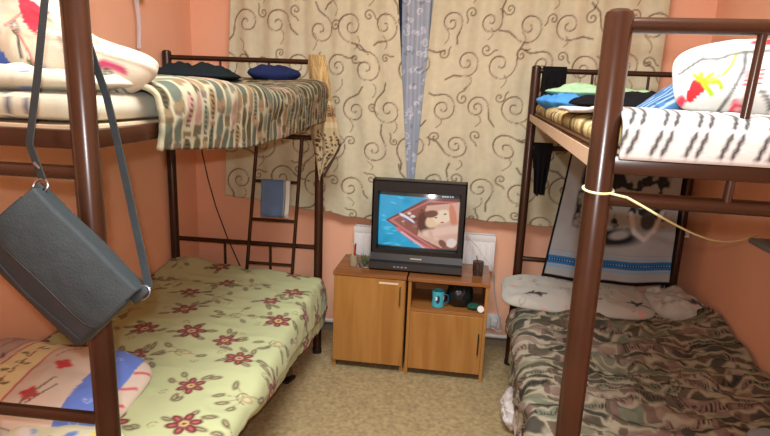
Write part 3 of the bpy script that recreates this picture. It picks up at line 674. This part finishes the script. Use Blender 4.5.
sheet('hand_towel', np.stack([X + 0 * yy, yy + 0 * X + .012, ZZ], -1), twocol(s_ * .155 + 0 * t_, ZZ), M_blank, th=.005, label='small blue towel with a pale edge hung on a ladder rung', cat='towel')
# cord
cp = [(-1.425, 2.93, 1.30), (-1.42, 2.93, 1.10), (-1.395, 2.94, .95), (-1.355, 2.94, .80), (-1.29, 2.94, .62), (-1.205, 2.94, .43), (-1.2, 2.95, .30)]
B().tube(cp, .0035, 8).build('cord', M_rubber); tag(bpy.data.objects['cord'], 'thin black cord hanging down behind the far end of the left bunk bed', 'cord')

# ---------------------------------------------------------------- shoulder bag
M_bag = mat('dark_grey_canvas', (42, 49, 50), .75, noise=.1, nscale=30, bump=.5, bscale=260, spec=.3)
M_bag2 = mat('dark_grey_canvas_trim', (30, 34, 35), .6, bump=.3, bscale=260)
A_ = Vector((-.727, .885, 1.284)); B_ = Vector((-.546, .885, 1.115)); ex = (B_ - A_).normalized(); D_ = Vector((-.787, .852, 1.208)) - A_
ez = ex.cross(D_ - ex * D_.dot(ex)).normalized()
if ez.y > 0: ez = -ez
ey = ez.cross(ex).normalized()
if ey.dot(D_) < 0: ey = -ey
bag = empty('shoulder_bag', A_, 0, 'dark grey canvas shoulder bag hanging from the near end of the left bunk bed', 'bag')
bag.rotation_mode = 'QUATERNION'
Mr = Matrix((ex, ey, ex.cross(ey))).transposed(); bag.rotation_quaternion = Mr.to_quaternion()
zs = 1 if ex.cross(ey).dot(Vector((0, -1, 0))) > 0 else -1   # local z that faces the room
bw = .247
o = B().box((0, .012, -.03 * zs), (bw, .152, .022 * zs), .016, seg=4).build('body', M_bag2, bag)
sb = o.modifiers.new('s', 'SUBSURF'); sb.levels = 1; sb.render_levels = 1
# flap: wraps over the top edge, rounded lower corners
ns, nt = 60, 46; s_ = np.linspace(0, 1, ns)[:, None]; t_ = np.linspace(0, 1, nt)[None, :]
ln = t_ * .155
def flap_path(l):
    back = .03; arc = .02
    y = np.where(l < .022, .014 - l * .5, np.where(l < .055, .003 + 0 * l, .003 + (l - .055))); z = np.where(l < .022, -.030, np.where(l < .055, -.030 + (l - .022) / .033 * .060, .030 + .006 * np.sin((l - .055) / .1 * PI)))
    return y, z
fy, fz = flap_path(ln); rc = .022; dist = ln[0][-1] - ln; ins = np.where(dist < rc, rc - np.sqrt(np.maximum(rc * rc - (rc - dist) ** 2, 0)), 0)
X = ins + s_ * (bw - 2 * ins); bulge = .006 * np.sin(s_ * PI)
P = np.stack([X, fy + 0 * X + .001 * np.sin(s_ * 9), (fz + 0 * X + bulge * (ln > .055) + .0015 * fbm(s_ * 6, t_ * 5, 3)) * zs], -1)
o = link('flap', grid_mesh('flap', P), M_bag, bag); sm = o.modifiers.new('t', 'SOLIDIFY'); sm.thickness = .004; sm.offset = 0
loc = lambda s, t: P[int(s), int(t)]
edge = [P[0, k] for k in range(22, nt)] + [P[k, nt - 1] for k in range(1, ns - 1)] + [P[ns - 1, k] for k in range(nt - 1, 21, -1)]
B().tube([Vector(map(float, e)) for e in edge[::2]], .0028, 8).build('piping', M_bag2, o)
# zip line below the flap and rings
B().tube([(.01, .132, .0235 * zs), (.12, .137, .028 * zs), (bw - .01, .132, .0235 * zs)], .002, 6).build('zip', M_rubber, bag)
inv = Mr.inverted()
def w2b(p): return inv @ (Vector(p) - A_)
def ring(c, par, r=.011):
    c = Vector(c); B().tube([c + Vector((r * math.cos(a), r * 1.2 * math.sin(a), 0)) for a in np.linspace(0, 2 * PI, 16, endpoint=False)], .0022, 8, closed=True).build('ring', M_chrome, par)
def ribbon(pts, wd, wdir, th, name, m, par):
    b_ = B(); rings = []
    pts = [Vector(p) for p in pts]
    for i, p in enumerate(pts):
        t = (pts[min(i + 1, len(pts) - 1)] - pts[max(i - 1, 0)]).normalized(); wv = Vector(wdir[i] if isinstance(wdir, list) else wdir); wv = (wv - t * wv.dot(t)).normalized(); nn = t.cross(wv)
        rings.append([b_.bm.verts.new(p + wv * a * wd / 2 + nn * c * th / 2) for a, c in ((-1, -1), (1, -1), (1, 1), (-1, 1))])
    for a, c in zip(rings, rings[1:]):
        for k in range(4): b_.bm.faces.new((a[k], a[(k + 1) % 4], c[(k + 1) % 4], c[k]))
    b_.bm.faces.new(rings[0][::-1]); b_.bm.faces.new(rings[-1])
    return b_.build(name, m, par)
ring((-.006, .0, 0.0), bag); ring((bw + .004, .008, 0.0), bag)
for xx in (-.012, bw - .004): B().box((xx, -.004, -.008), (xx + .016, .03, .008), .003).build('tab', M_bag2, bag)
Rl = bag.matrix_basis @ Vector((-.012, -.012, 0)) if False else A_ + Mr @ Vector((-.012, -.010, 0)); Rr = A_ + Mr @ Vector((bw + .008, -.004, 0))
strap_pts = [Rl, Vector((-.752, .893, 1.36)), Vector((-.735, .905, 1.47)), Vector((-.722, .925, 1.604)), Vector((-.720, .940, 1.635)), Vector((-.718, .958, 1.6435)), Vector((-.714, .974, 1.635)), Vector((-.706, .985, 1.60)), Vector((-.682, .990, 1.50)), Vector((-.662, .986, 1.447)), Vector((-.64, .975, 1.37)), Vector((-.60, .945, 1.25)), Vector((-.57, .92, 1.17)), Rr]
ribbon([w2b(p) for p in strap_pts], .0155, [w2b(A_ + Vector((1, -.15, .1)))] * len(strap_pts), .0025, 'strap', M_bag, bag)
_bk = w2b(Rl * .6 + Vector((-.752, .893, 1.36)) * .4)
B().box(_bk - Vector((.008, .003, .003)), _bk + Vector((.008, .003, .003)), .002).build('buckle', M_chrome, bag)

# ---------------------------------------------------------------- right lower bed
cushion('mattress', (.68, 1.99, .395), (.76, 1.88, .085), (0, 0, ROT_R), W_foam((200, 196, 190)), M_print, res=.03, pw=14, edge=.25, wr=.003,
        label='lower mattress of the right bunk bed, under the brown patterned blanket', cat='mattress')
def profR(y):
    sh = .045 * (y - 1.1) / 1.6; xe = .272 + .6 * sh
    hem = .27 + .03 * math.sin(y * 7) + .16 * np.clip((y - 2.3) / .3, 0, 1)
    far = np.clip((y - 2.55) / .12, 0, 1)
    return [(1.195, .47 + .05 * np.clip((y - 2.2) / .3, 0, 1)), (1.1, .465 + .04 * np.clip((y - 2.3) / .3, 0, 1)), (.9, .455), (.6, .458 + .01 * far), (.4, .456), (xe + .04, .455), (xe, .445), (xe - .012, .40), (xe - .008, min(.36, hem + .05)), (xe - .006, hem)]
drape('blanket', profR, 1.07, 2.68, 260, 320, brown_camo, M_blank, wr=.022, wf=(5, 12), seed=41, th=.012, rdg=1.0,
      label='brown blotchy patterned blanket spread over the right lower bunk', cat='blanket')
def greyfloral(x, y, z):
    c = Cv(x, y, (178, 180, 170)); rs = np.random.RandomState(7)
    for k in range(60): c.spiral(rs.uniform(-.5, .5), rs.uniform(-.22, .22), rs.uniform(.012, .03), .9, rs.choice([-1, 1]), rs.uniform(0, 6), .0035, [(150, 140, 126), (190, 140, 136), (120, 126, 112)][k % 3], .7)
    for k in range(20): c.ell(rs.uniform(-.5, .5), rs.uniform(-.2, .2), .02, .012, rs.uniform(0, 3), [(214, 150, 146), (160, 166, 140), (216, 206, 170)][k % 3], .6)
    for xx in (-.2, .06, .28):
        for q in range(5): c.ell(xx + rs.uniform(-.03, .03), -.085 + rs.uniform(-.015, .015), .018, .008, rs.uniform(0, 3), (52, 54, 56), .9)
        c.line([(xx - .05, -.085), (xx + .05, -.09)], .008, (60, 62, 62))
    return c.C
def pil_def(V):
    V = V.copy(); t = np.clip((V[:, 1] + .17) / .3, 0, 1); V[:, 2] += .04 * t; return V
cushion('pillow', (.60, 2.775, .478), (.72, .34, .085), (0, 0, ROT_R), greyfloral, M_print, res=.006, pw=4.5, edge=.5, puff=1.3, wr=.012, wf=7, seed=17, flat=.4, deform=pil_def,
        label='flat grey floral pillow at the far end of the right lower bunk', cat='pillow')
cushion('bed_sheet', (1.06, 2.77, .50), (.26, .30, .12), (0, 0, .1), greyfloral, M_print, res=.006, pw=2.6, edge=.6, wr=.035, wf=10, seed=19,
        label='bunched grey floral sheet beside the pillow, in the far corner of the right lower bunk', cat='sheet')
# sheet edge hanging below the blanket
def profS(y): 
    xe = .262 + .027 * (y - 1.1) / 1.6
    return [(xe + .03, .435), (xe + .016, .40), (xe + .01, .33), (xe + .004, .26), (xe - .002, .17)]
drape('bed_sheet', profS, 1.5, 2.12, 50, 60, lambda s, y, P: Cv(s, y, (216, 212, 206)).C, M_print, wr=.008, wf=(5, 14), seed=3, th=.003,
      label='white sheet hanging below the brown blanket on the aisle side of the right bunk', cat='sheet')
def bluewhite(x, y, z):
    c = Cv(x, y, (150, 164, 176)); rs = np.random.RandomState(5)
    for k in range(22): c.ell(rs.uniform(-.2, .2), rs.uniform(-.2, .2), .035, .022, rs.uniform(0, 3), [(60, 92, 150), (120, 150, 190), (190, 186, 130)][k % 3], .8)
    return c.C
cushion('folded_cloth', (1.06, 1.63, .475), (.26, .24, .04), (0, 0, .15), bluewhite, M_blank, res=.006, pw=4, wr=.01, wf=9, seed=9,
        label='blue and white cloth folded at the near wall side of the right lower bunk', cat='cloth')
# plastic bag on the floor
cushion('plastic_bag', (.290, 2.34, .10), (.19, .15, .085), (0, PI / 2, .1), W_foam((228, 230, 232)), mat('thin_white_plastic', (232, 234, 236), .3, attr=True, alpha=.92), res=.006, pw=1.7, edge=.9, wr=.045, wf=24, seed=4,
        label='white plastic bag on the floor beside the right bunk bed', cat='bag')

# ---------------------------------------------------------------- right upper bunk
def leop(x, y, z): return leopard(x, y)
cushion('mattress', (.683, 1.99, 1.409), (.79, 1.93, .060), (0, 0, ROT_R), leop, M_blank, res=.008, pw=14, edge=.3, puff=5, wr=.006,
        label='thin olive patterned mattress on the right upper bunk', cat='mattress')
def zebra(s, y, P):
    # s runs from the near hem up and over the top; y is across the bed
    c = Cv(y, s, (190, 190, 186))
    for k in range(16):
        x = .272 + k * .053
        for dx in (0, .017): 
            t = np.linspace(0, 1, 9); c.line(np.c_[x + dx + .012 * np.sin(t * 2.4), .058 + t * .07], .0065, (44, 46, 46), 1)
            c.line(np.c_[x + dx - .004 - .012 * (1 - t), .010 + t * .036], .006, (50, 52, 52), 1)
            c.line(np.c_[x + dx + .03 * np.sin(t * 2), .17 + t * .12], .0065, (48, 50, 50), 1)
        c.line([(x + .036, .07), (x + .052, .12)], .003, (196, 150, 120), .5)
    return c.C
profZ = lambda x: [(1.000 - .0466 * (x - .2), 1.378), (.998 - .0466 * (x - .2), 1.40), (1.0 - .0466 * (x - .2), 1.438), (1.04, 1.458), (1.15, 1.452), (1.4, 1.448), (1.62, 1.446), (1.70, 1.440)]
drape('quilt', profZ, .262, 1.06, 130, 150, zebra, M_print, wr=.006, wf=(7, 7), seed=12, th=.010, axis='y',
      label='white quilt with paired black strokes over the near end of the right upper bunk', cat='quilt')
def strawberry(x, y, z):
    c = Cv(x - .012, y - .016, (188, 190, 184))
    g = (92, 94, 92)
    c.ell(-0.3465, -0.0503, .0155, .0165, 0, (198, 34, 38), 1, .15); c.poly([(-0.3655, -0.0554), (-0.3636, -0.0756), (-0.356, -0.0807), (-0.3351, -0.0655), (-0.3332, -0.0503)], (198, 34, 38))
    c.line([(-0.3389, -0.0427), (-0.3218, -0.0275)], .007, (126, 160, 30))
    c.line([(-0.337, -0.0503), (-0.318, -0.0528)], .007, (126, 160, 30))
    c.line([(-0.337, -0.0554), (-0.3256, -0.0756)], .007, (126, 160, 30))
    c.line([(-0.3408, -0.0402), (-0.3408, -0.0224)], .007, (126, 160, 30))
    c.line([(-0.3389, -0.0478), (-0.3142, -0.0478), (-0.3104, -0.0655)], .007, (126, 160, 30))
    c.line([(-0.3446, -0.0402), (-0.3522, -0.0249)], .007, (126, 160, 30))
    c.line([(-0.3294, -0.0402), (-0.3066, -0.0351), (-0.2914, -0.0148), (-0.2819, 0.0106)], .005, (150, 166, 70))
    c.line([(-0.375, -0.0148), (-0.337, 0.0106), (-0.3142, 0.0055), (-0.2895, 0.0131), (-0.261, 0.0156), (-0.204, 0.0131), (-0.109, 0.0207)], .006, g)
    c.line([(-0.2648, 0.0156), (-0.2705, -0.0224), (-0.2914, -0.0731), (-0.3294, -0.1568)], .006, g)
    c.line([(-0.3674, -0.1061), (-0.3465, -0.1314), (-0.3142, -0.1517), (-0.2705, -0.1619), (-0.204, -0.1466), (-0.09, -0.1365)], .006, g)
    c.line([(-0.3066, -0.1086), (-0.2838, -0.1289), (-0.261, -0.1264)], .006, g)
    c.line([(-0.242, -0.0756), (-0.2287, -0.0883), (-0.2192, -0.0985), (-0.204, -0.0807), (-0.166, -0.0756)], .006, g)
    c.line([(-0.166, 0.0156), (-0.1736, -0.0604), (-0.147, -0.1365)], .006, g)
    c.line([(-0.2686, -0.0325), (-0.2382, -0.03)], .0045, (190, 40, 64))
    c.line([(-0.2857, -0.0909), (-0.2591, -0.0985)], .0045, (190, 60, 80))
    c.line([(-0.2705, -0.0427), (-0.2401, -0.0402)], .0045, (190, 40, 64))
    c.line([(-0.2838, -0.0985), (-0.2572, -0.1061)], .0045, (190, 60, 80))
    c.line([(-0.2724, -0.0528), (-0.242, -0.0503)], .0045, (190, 40, 64))
    c.line([(-0.2819, -0.1061), (-0.2553, -0.1137)], .0045, (190, 60, 80))
    c.line([(-0.2743, -0.063), (-0.2439, -0.0604)], .0045, (190, 40, 64))
    c.line([(-0.28, -0.1137), (-0.2534, -0.1213)], .0045, (190, 60, 80))
    c.ell(-0.2078, 0.041, .05, .014, 0, (196, 40, 48)); c.ell(-0.3712, -0.0807, .009, .022, .2, (180, 50, 70)); c.ell(-0.242, -0.1264, .07, .025, 0, (190, 186, 140), .6); c.ell(-0.09, -0.0478, .1, .03, 0, (206, 90, 80), .8)
    return c.C
cushion('duvet', (.800, 1.30, 1.520), (.74, .185, .165), (math.radians(58), 0, -.02), strawberry, M_print, res=.004, pw=4.2, edge=.5, puff=1.3, wr=.014, wf=5, seed=27, flat=.5,
        label='puffy white duvet with strawberry print on the right upper bunk', cat='duvet')
def checks(x, y, z):
    c = Cv(x, y, (64, 98, 136)); c.fill((c.V * 42) % 1 < .22, (150, 172, 186), .8); c.fill((c.V * 42 + .5) % 1 < .12, (34, 50, 74), .8); c.fill(c.V > c.V.max() - .014, (196, 200, 190)); return c.C
cushion('checked_blanket', (.475, 1.45, 1.473), (.21, .16, .05), (0, math.radians(-36), .1), checks, M_blank, res=.005, pw=3, wr=.006, wf=8, seed=6,
        label='blue striped cloth sticking out beside the strawberry duvet', cat='cloth')
rag('jacket', (.60, 2.05, 1.455), (.52, .34, .06), (0, 0, .2), (20, 20, 24), 'black jacket lying in the middle of the right upper bunk', 'clothing', 12, m=M_black)
rag('sweater', (.50, 2.66, 1.465), (.36, .34, .10), (0, 0, -.2), (20, 20, 22), 'black sweater heaped at the far end of the right upper bunk', 'clothing', 14, m=M_black)
rag('green_towel', (.50, 2.33, 1.495), (.40, .16, .05), (0, 0, -.05), (162, 206, 160), 'pale green towel lying on black clothes on the right upper bunk', 'towel', 16, wr=.016, wf=12, res=.007)
rag('shirt', (.375, 2.30, 1.45), (.20, .20, .075), (0, .1, .2), (74, 144, 208), 'bright blue shirt on the aisle edge of the right upper bunk', 'clothing', 19, wr=.03, wf=14, res=.006)
B().box((.258, 1.12, 1.393), (.2595, 1.165, 1.424), .0).build('label_tag', M_white, None)
o = bpy.data.objects['label_tag']; mq = [q for q in bpy.data.objects if q.name.startswith('mattress') and 'right upper' in q.get('label', '')][0]
l0 = o.location.copy(); o.parent = mq; o.location = l0 - mq.location; o['label'] = 'white mattress tag'
# jacket hanging over the far top rail by the aisle post
def hang(name, xs, ztop, zbot, y0, col, label, cat, m, seed=0, front=.018, amp=.008, railz=1.597, nfold=3, back=True, th=.005, taper=0, cf=None):
    nt = 90; ns = 40; s_ = np.linspace(0, 1, ns)[:, None]; t_ = np.linspace(0, 1, nt)[None, :]
    r = .019; Lf = railz - zbot; Lb = (railz - zbot) * .5 if back else 0; tot = Lf + Lb + PI * r; l = t_ * tot
    z = np.where(l < Lb, railz - Lb + l, np.where(l < Lb + PI * r, railz + r * np.sin(np.clip((l - Lb) / r, 0, PI)), railz - (l - Lb - PI * r)))
    y = np.where(l < Lb, y0 + r, np.where(l < Lb + PI * r, y0 + r * np.cos(np.clip((l - Lb) / r, 0, PI)), y0 - r))
    x = xs[0] + s_ * (xs[1] - xs[0]) + taper * (s_ - .5) * np.clip((railz - z) / Lf, 0, 1) * -1
    k = np.clip((railz - z) / .15, 0, 1)
    y = y + k * amp * (np.sin(s_ * nfold * 2 * PI + seed) + fbm(s_ * 5, t_ * 6, seed)) - k * amp * 1.5 * np.sign(y0 - y) * -1 * 0
    z = z + .02 * fbm(s_ * 4, 0 * t_, seed + 2) * k
    P = np.stack([x + 0 * y, y + 0 * x, z + 0 * x], -1)
    colr = cf(s_ * (xs[1] - xs[0]) + 0 * t_, z + 0 * x) if cf else Cv(P[..., 0], P[..., 2], col).C
    return sheet(name, P, colr, m, th=th, label=label, cat=cat)
hang('jacket', (.362, .475), 1.62, 1.40, 2.965, (20, 20, 22), 'black jacket hung over the far rail of the right bunk bed, beside the aisle post', 'clothing', M_black, 3, railz=1.597, amp=.012)
hang('leggings', (.352, .445), 1.22, .975, 2.962, (16, 16, 18), 'black leggings hanging below the far aisle corner of the right upper bunk', 'clothing', M_black, 5, railz=1.222, amp=.008, taper=.04)
# towel with blue band
def bigtowel(s, z):
    c = Cv(s, z, (150, 158, 160)); rs = np.random.RandomState(8); W = c.U.max(); z0 = c.V.min()
    c.C *= (1 + .07 * fbm(c.U * 22, c.V * 22, 5))[:, None]
    n = fbm(c.U * 9, c.V * 9, 21) + .5 * fbm(c.U * 30, c.V * 30, 3)
    up = np.clip((c.V - z0 - .27) / .06, 0, 1) * np.clip((c.U - .08) / .05, 0, 1) * np.clip((W - .05 - c.U) / .05, 0, 1)
    c.mix(np.arange(c.U.size), up * (n + .15) / .12, (44, 48, 52)); c.mix(np.arange(c.U.size), up * (n - .32) / .1, (136, 144, 146))
    c.ell(.30, z0 + .235, .16, .055, .05, (38, 42, 46), .9, .4); c.ell(.33, z0 + .25, .06, .028, .2, (150, 156, 156), .9, .4)
    c.line([(.37, z0 + .36), (.40, z0 + .27), (.45, z0 + .235), (.49, z0 + .28), (.52, z0 + .37)], .02, (190, 194, 194), .9); c.ell(.455, z0 + .33, .04, .055, 0, (70, 76, 80), .9)
    c.ell(.20, z0 + .33, .055, .12, .1, (70, 76, 80), .8, .5); c.line([(.13, z0 + .45), (.15, z0 + .22)], .014, (60, 66, 70), .8)
    c.fill(np.abs(c.V - z0 - .098) < .022, (44, 104, 160)); c.fill(np.abs(c.V - z0 - .098) < .003, (150, 190, 220))
    for k in range(60):
        x = k * .0125; c.ell(x, z0 + .098, .0045, .009, 0, (24, 50, 92), .9)
    c.fill(np.abs(c.V - z0 - .132) < .004, (110, 160, 205)); c.fill(np.abs(c.V - z0 - .064) < .004, (110, 160, 205)); c.fill(np.abs(c.V - z0 - .15) < .002, (130, 150, 170))
    c.fill((c.V < z0 + .018) | (c.U < .012), (24, 24, 26))
    return c.C
nt = 150; ns = 150; s_ = np.linspace(0, 1, ns)[:, None]; t_ = np.linspace(0, 1, nt)[None, :]
zz = 1.265 - t_ * .70; xl = .53 - .085 * t_ ; xr = 1.04 + .02 * t_
X = xl + s_ * (xr - xl); P = np.stack([X, 2.925 - .047 * (X - .33) - .05 + .008 * np.sin(s_ * 14 + t_) * (.3 + t_) + .006 * fbm(s_ * 6, t_ * 6, 2), zz + .012 * s_ - .012 * np.sin(s_ * PI) * t_ ], -1)
sheet('bath_towel', P, bigtowel(s_ * .60 + 0 * t_, zz + 0 * s_), M_blank, th=.005, label='grey towel with blue woven band and black border hanging at the right bunk bed', cat='towel')
def trk(s, z):
    c = Cv(s, z, (34, 36, 44)); c.fill((c.U < .030) & (c.V < .62), (160, 168, 172)); c.fill((np.abs(c.U - .015) < .004) & (c.V < .62), (60, 66, 72)); return c.C
hang('trousers', (1.045, 1.135), 1.22, .43, 3.005 - .04, (34, 36, 44), 'dark trousers with a pale side stripe hanging behind the grey towel', 'clothing', M_blank, 7, railz=1.222, amp=.012, taper=.03, back=False, cf=trk)

# ---------------------------------------------------------------- rope, socket block, shelf
Yn = 1.019; px_, py_ = .2425, 1.037
loop = [Vector((px_ + 0.0258 * math.cos(a), py_ + .0258 * math.sin(a), 1.318 + .004 * math.sin(a))) for a in np.linspace(-.9, -.9 + 2 * PI, 26)]
p1 = Vector((1.208, 2.42, .955)); pm = Vector((.335, 1.006, 1.286))
rp = loop[::-1] + [Vector((.285, 1.008, 1.311)), Vector((.31, 1.004, 1.299)), pm] + [pm + (p1 - pm) * t - Vector((0, 0, .045 * math.sin(PI * t) * (1 - .3 * t))) for t in np.linspace(.04, 1, 30)]
rope = B().tube(rp, .0022, 8).build('rope', mat('pale_green_rope', (206, 210, 160), .7, bump=.4, bscale=400)); tag(rope, 'thin pale green rope from the right bunk near post to the wall', 'rope')
sock = empty('socket_block', (1.165, 3.09, .775), .0, 'white socket block on the wall corner behind the hanging rope', 'socket')
B().box((-.045, -.015, 0), (.045, .12, .035), .004).build('body', M_white, sock)
for x in (-.022, .018): B().lathe([(.0001, 0), (.011, 0), (.011, .002), (.0001, .002)], (x, -.0155, .017)).build('socket_hole', M_rubber, sock).rotation_euler = (0, 0, 0)
shelf = empty('wall_shelf', (1.214, 2.28, .95), 0, 'small grey shelf fixed to the right wall, cut by the photo edge', 'shelf')
B().box((-.075, -.10, -.008), (0, .06, .012), .003).build('board', mat('grey_paint', (112, 116, 114), .5), shelf)
B().box((-.05, -.07, .012), (-.02, -.04, .10), .003).build('upright', M_plinth, shelf)

# ---------------------------------------------------------------- small things on and in the cabinets
M_glass = mat('clear_glass', (240, 245, 245), .03, trans=1.0)
jar = empty('glass_bowl', (-.485, 2.86, .5455), 0, 'small glass bowl with greenery left of the television', 'bowl')
B().lathe([(.001, 0), (.026, 0), (.034, .015), (.040, .042), (.0375, .042), (.031, .016), (.024, .004), (.001, .004)], n=28).build('bowl', M_glass, jar)
g = B(); rs = np.random.RandomState(2)
for k in range(26):
    a = rs.uniform(0, 6.3); h = rs.uniform(.04, .075); r = rs.uniform(.005, .03); g.tube([(r * .3 * math.cos(a), r * .3 * math.sin(a), .006), (r * .7 * math.cos(a), r * .7 * math.sin(a), h * .6), (r * math.cos(a), r * math.sin(a), h)], [.0015, .003, .001], 5)
g.build('greenery', mat('dull_green_leaf', (84, 104, 62), .6), jar)
cupp = empty('pen_glass', (-.545, 2.86, .5455), 0, 'small pale glass holding dark sticks at the left end of the cabinet top', 'glass')
B().lathe([(.001, 0), (.019, 0), (.021, .06), (.019, .06), (.017, .004), (.001, .004)], n=24).build('glass', mat('pale_glass', (214, 204, 170), .25, trans=.6), cupp)
for dx, dz, c_ in ((-.008, .125, (196, 180, 140)), (.004, .115, (190, 60, 50)), (.01, .122, (60, 40, 34))): B().tube([(dx * .5, 0, .006), (dx, .004, dz)], .0032, 8).build('stick', mat('stick%d' % c_[0], c_, .5), cupp)
gr = empty('tumbler', (.118, 2.87, .5435), 0, 'dark tinted glass tumbler at the right end of the cabinet top', 'glass')
B().lathe([(.001, 0), (.026, 0), (.029, .075), (.0275, .075), (.0245, .004), (.001, .004)], n=28).build('glass', mat('smoked_glass', (150, 130, 120), .05, trans=.9), gr)
B().lathe([(.001, .006), (.023, .006), (.024, .035), (.001, .035)], n=24).build('drink', mat('dark_tea', (64, 34, 24), .2), gr)
B().tube([(.004, 0, .01), (-.012, .0, .105)], .0022, 8).build('spoon', M_chrome, gr)
mug = empty('mug', (-.078, 2.80, .3785), 0, 'turquoise mug in the niche of the right cabinet', 'mug')
def mugcol():
    n1, n2 = 48, 30; a = np.linspace(0, 2 * PI, n1)[:, None]; t = np.linspace(0, 1, n2)[None, :]; r = .033
    P = np.stack([r * np.cos(a) + 0 * t, r * np.sin(a) + 0 * t, .002 + .085 * t + 0 * a], -1); c = Cv(a * r + 0 * t, .085 * t + 0 * a, (72, 176, 190))
    for k in range(5): c.ell(.02 + k * .045, .045, .013, .026, 0, (20, 44, 84)); c.ell(.012 + k * .045, .05, .005, .014, 0, (226, 236, 238))
    return P, c.C
P, cc = mugcol(); o = link('body', grid_mesh('body', P, cc), mat('glazed_print', (90, 180, 190), .2, attr=True), mug); sm = o.modifiers.new('t', 'SOLIDIFY'); sm.thickness = .003
B().lathe([(.001, 0), (.031, 0), (.031, .004), (.001, .004)]).build('base', mat('turq', (72, 176, 190), .25), mug)
B().tube([(.031, 0, .068), (.05, 0, .066), (.055, 0, .045), (.048, 0, .024), (.031, 0, .02)], .004, 8).build('mug_handle', mat('turq2', (30, 80, 120), .25), mug)
rag('black_pouch', (.035, 2.83, .449), (.135, .14, .11), (PI / 2, 0, 0), (26, 30, 34), 'black shiny pouch standing in the niche of the right cabinet', 'bag', 31, wr=.012, wf=18, m=mat('black_leatherette', (26, 30, 32), .3), res=.006)
rag('green_cloth', (.105, 2.80, .395), (.07, .07, .03), (0, 0, 0), (40, 84, 70), 'small dark green cloth beside the black pouch in the niche', 'cloth', 33, wr=.01, wf=30, res=.004)
lid = empty('round_lid', (.143, 2.762, .3785 + .019), 0, 'round white lid leaning at the right end of the niche', 'lid'); lid.rotation_euler = (math.radians(80), 0, 0)
B().lathe([(.0001, 0), (.015, 0), (.018, .002), (.018, .007), (.016, .010), (.0001, .010)], n=28).build('disc', M_white, lid)
# wall socket and white cables right of the cabinets
ws = empty('wall_socket', (.245, 3.2125, .12), 0, 'white wall socket low on the back wall beside the right cabinet', 'socket')
B().box((-.04, -.02, -.01), (.04, 0, .085), .004).build('plate', M_white, ws)
B().box((-.02, -.055, .02), (.02, -.02, .065), .006).build('plug', M_white, ws)
cable = B().tube([(.05, 3.1, .70), (.11, 3.0, .665), (.15, 2.93, .63), (.19, 2.93, .585), (.215, 2.99, .50), (.225, 3.05, .40), (.25, 3.10, .29), (.285, 3.14, .17), (.30, 3.15, .125), (.27, 3.15, .118), (.235, 3.155, .135)], .0035, 8).build('cable', mat('white_cable', (222, 218, 208), .5))
tag(cable, 'white cable hanging from the radiator past the right cabinet to the socket', 'cable')
# plastic bag on the left wall
lb = empty('hanging_bag', (-1.575, 2.62, 1.62), 0, 'thin translucent plastic bag hanging on the left wall above the bunk', 'bag')
M_pl = mat('clear_plastic', (225, 215, 215), .25, alpha=.45)
s_ = np.linspace(0, 1, 16)[:, None]; t_ = np.linspace(0, 1, 40)[None, :]
P = np.stack([.008 * np.sin(s_ * 9 + t_ * 3) + 0 * t_, (s_ - .5) * (.07 - .045 * (1 - t_)) + .012 * np.sin(t_ * 4), t_ * .34 + 0 * s_], -1)
o = link('film', grid_mesh('film', P), M_pl, lb); sm = o.modifiers.new('t', 'SOLIDIFY'); sm.thickness = .0015
B().tube([(-.025, .01, .34), (.01, .01, .345)], .004, 8).build('hook', M_chrome, lb)
cushion('content', (.0, .035, .255), (.06, .11, .03), (0, PI / 2, .0), W_foam((226, 206, 40)), M_print, lb, res=.008, pw=2.4, wr=.01, wf=20)
# shoe under the left bed
sh = empty('shoe', (-.845, 2.56, 0), math.radians(-15), 'dark brown shoe poking out from under the left bunk bed', 'shoe')
B().box((-.20, -.042, 0), (.06, .042, .018), .008).build('sole', M_rubber, sh)
cushion('upper', (-.07, 0, .045), (.26, .088, .10), (0, 0, 0), W_foam((92, 74, 54)), M_print, sh, res=.008, pw=2.6, edge=.6, wr=.006, wf=12, flat=.3)
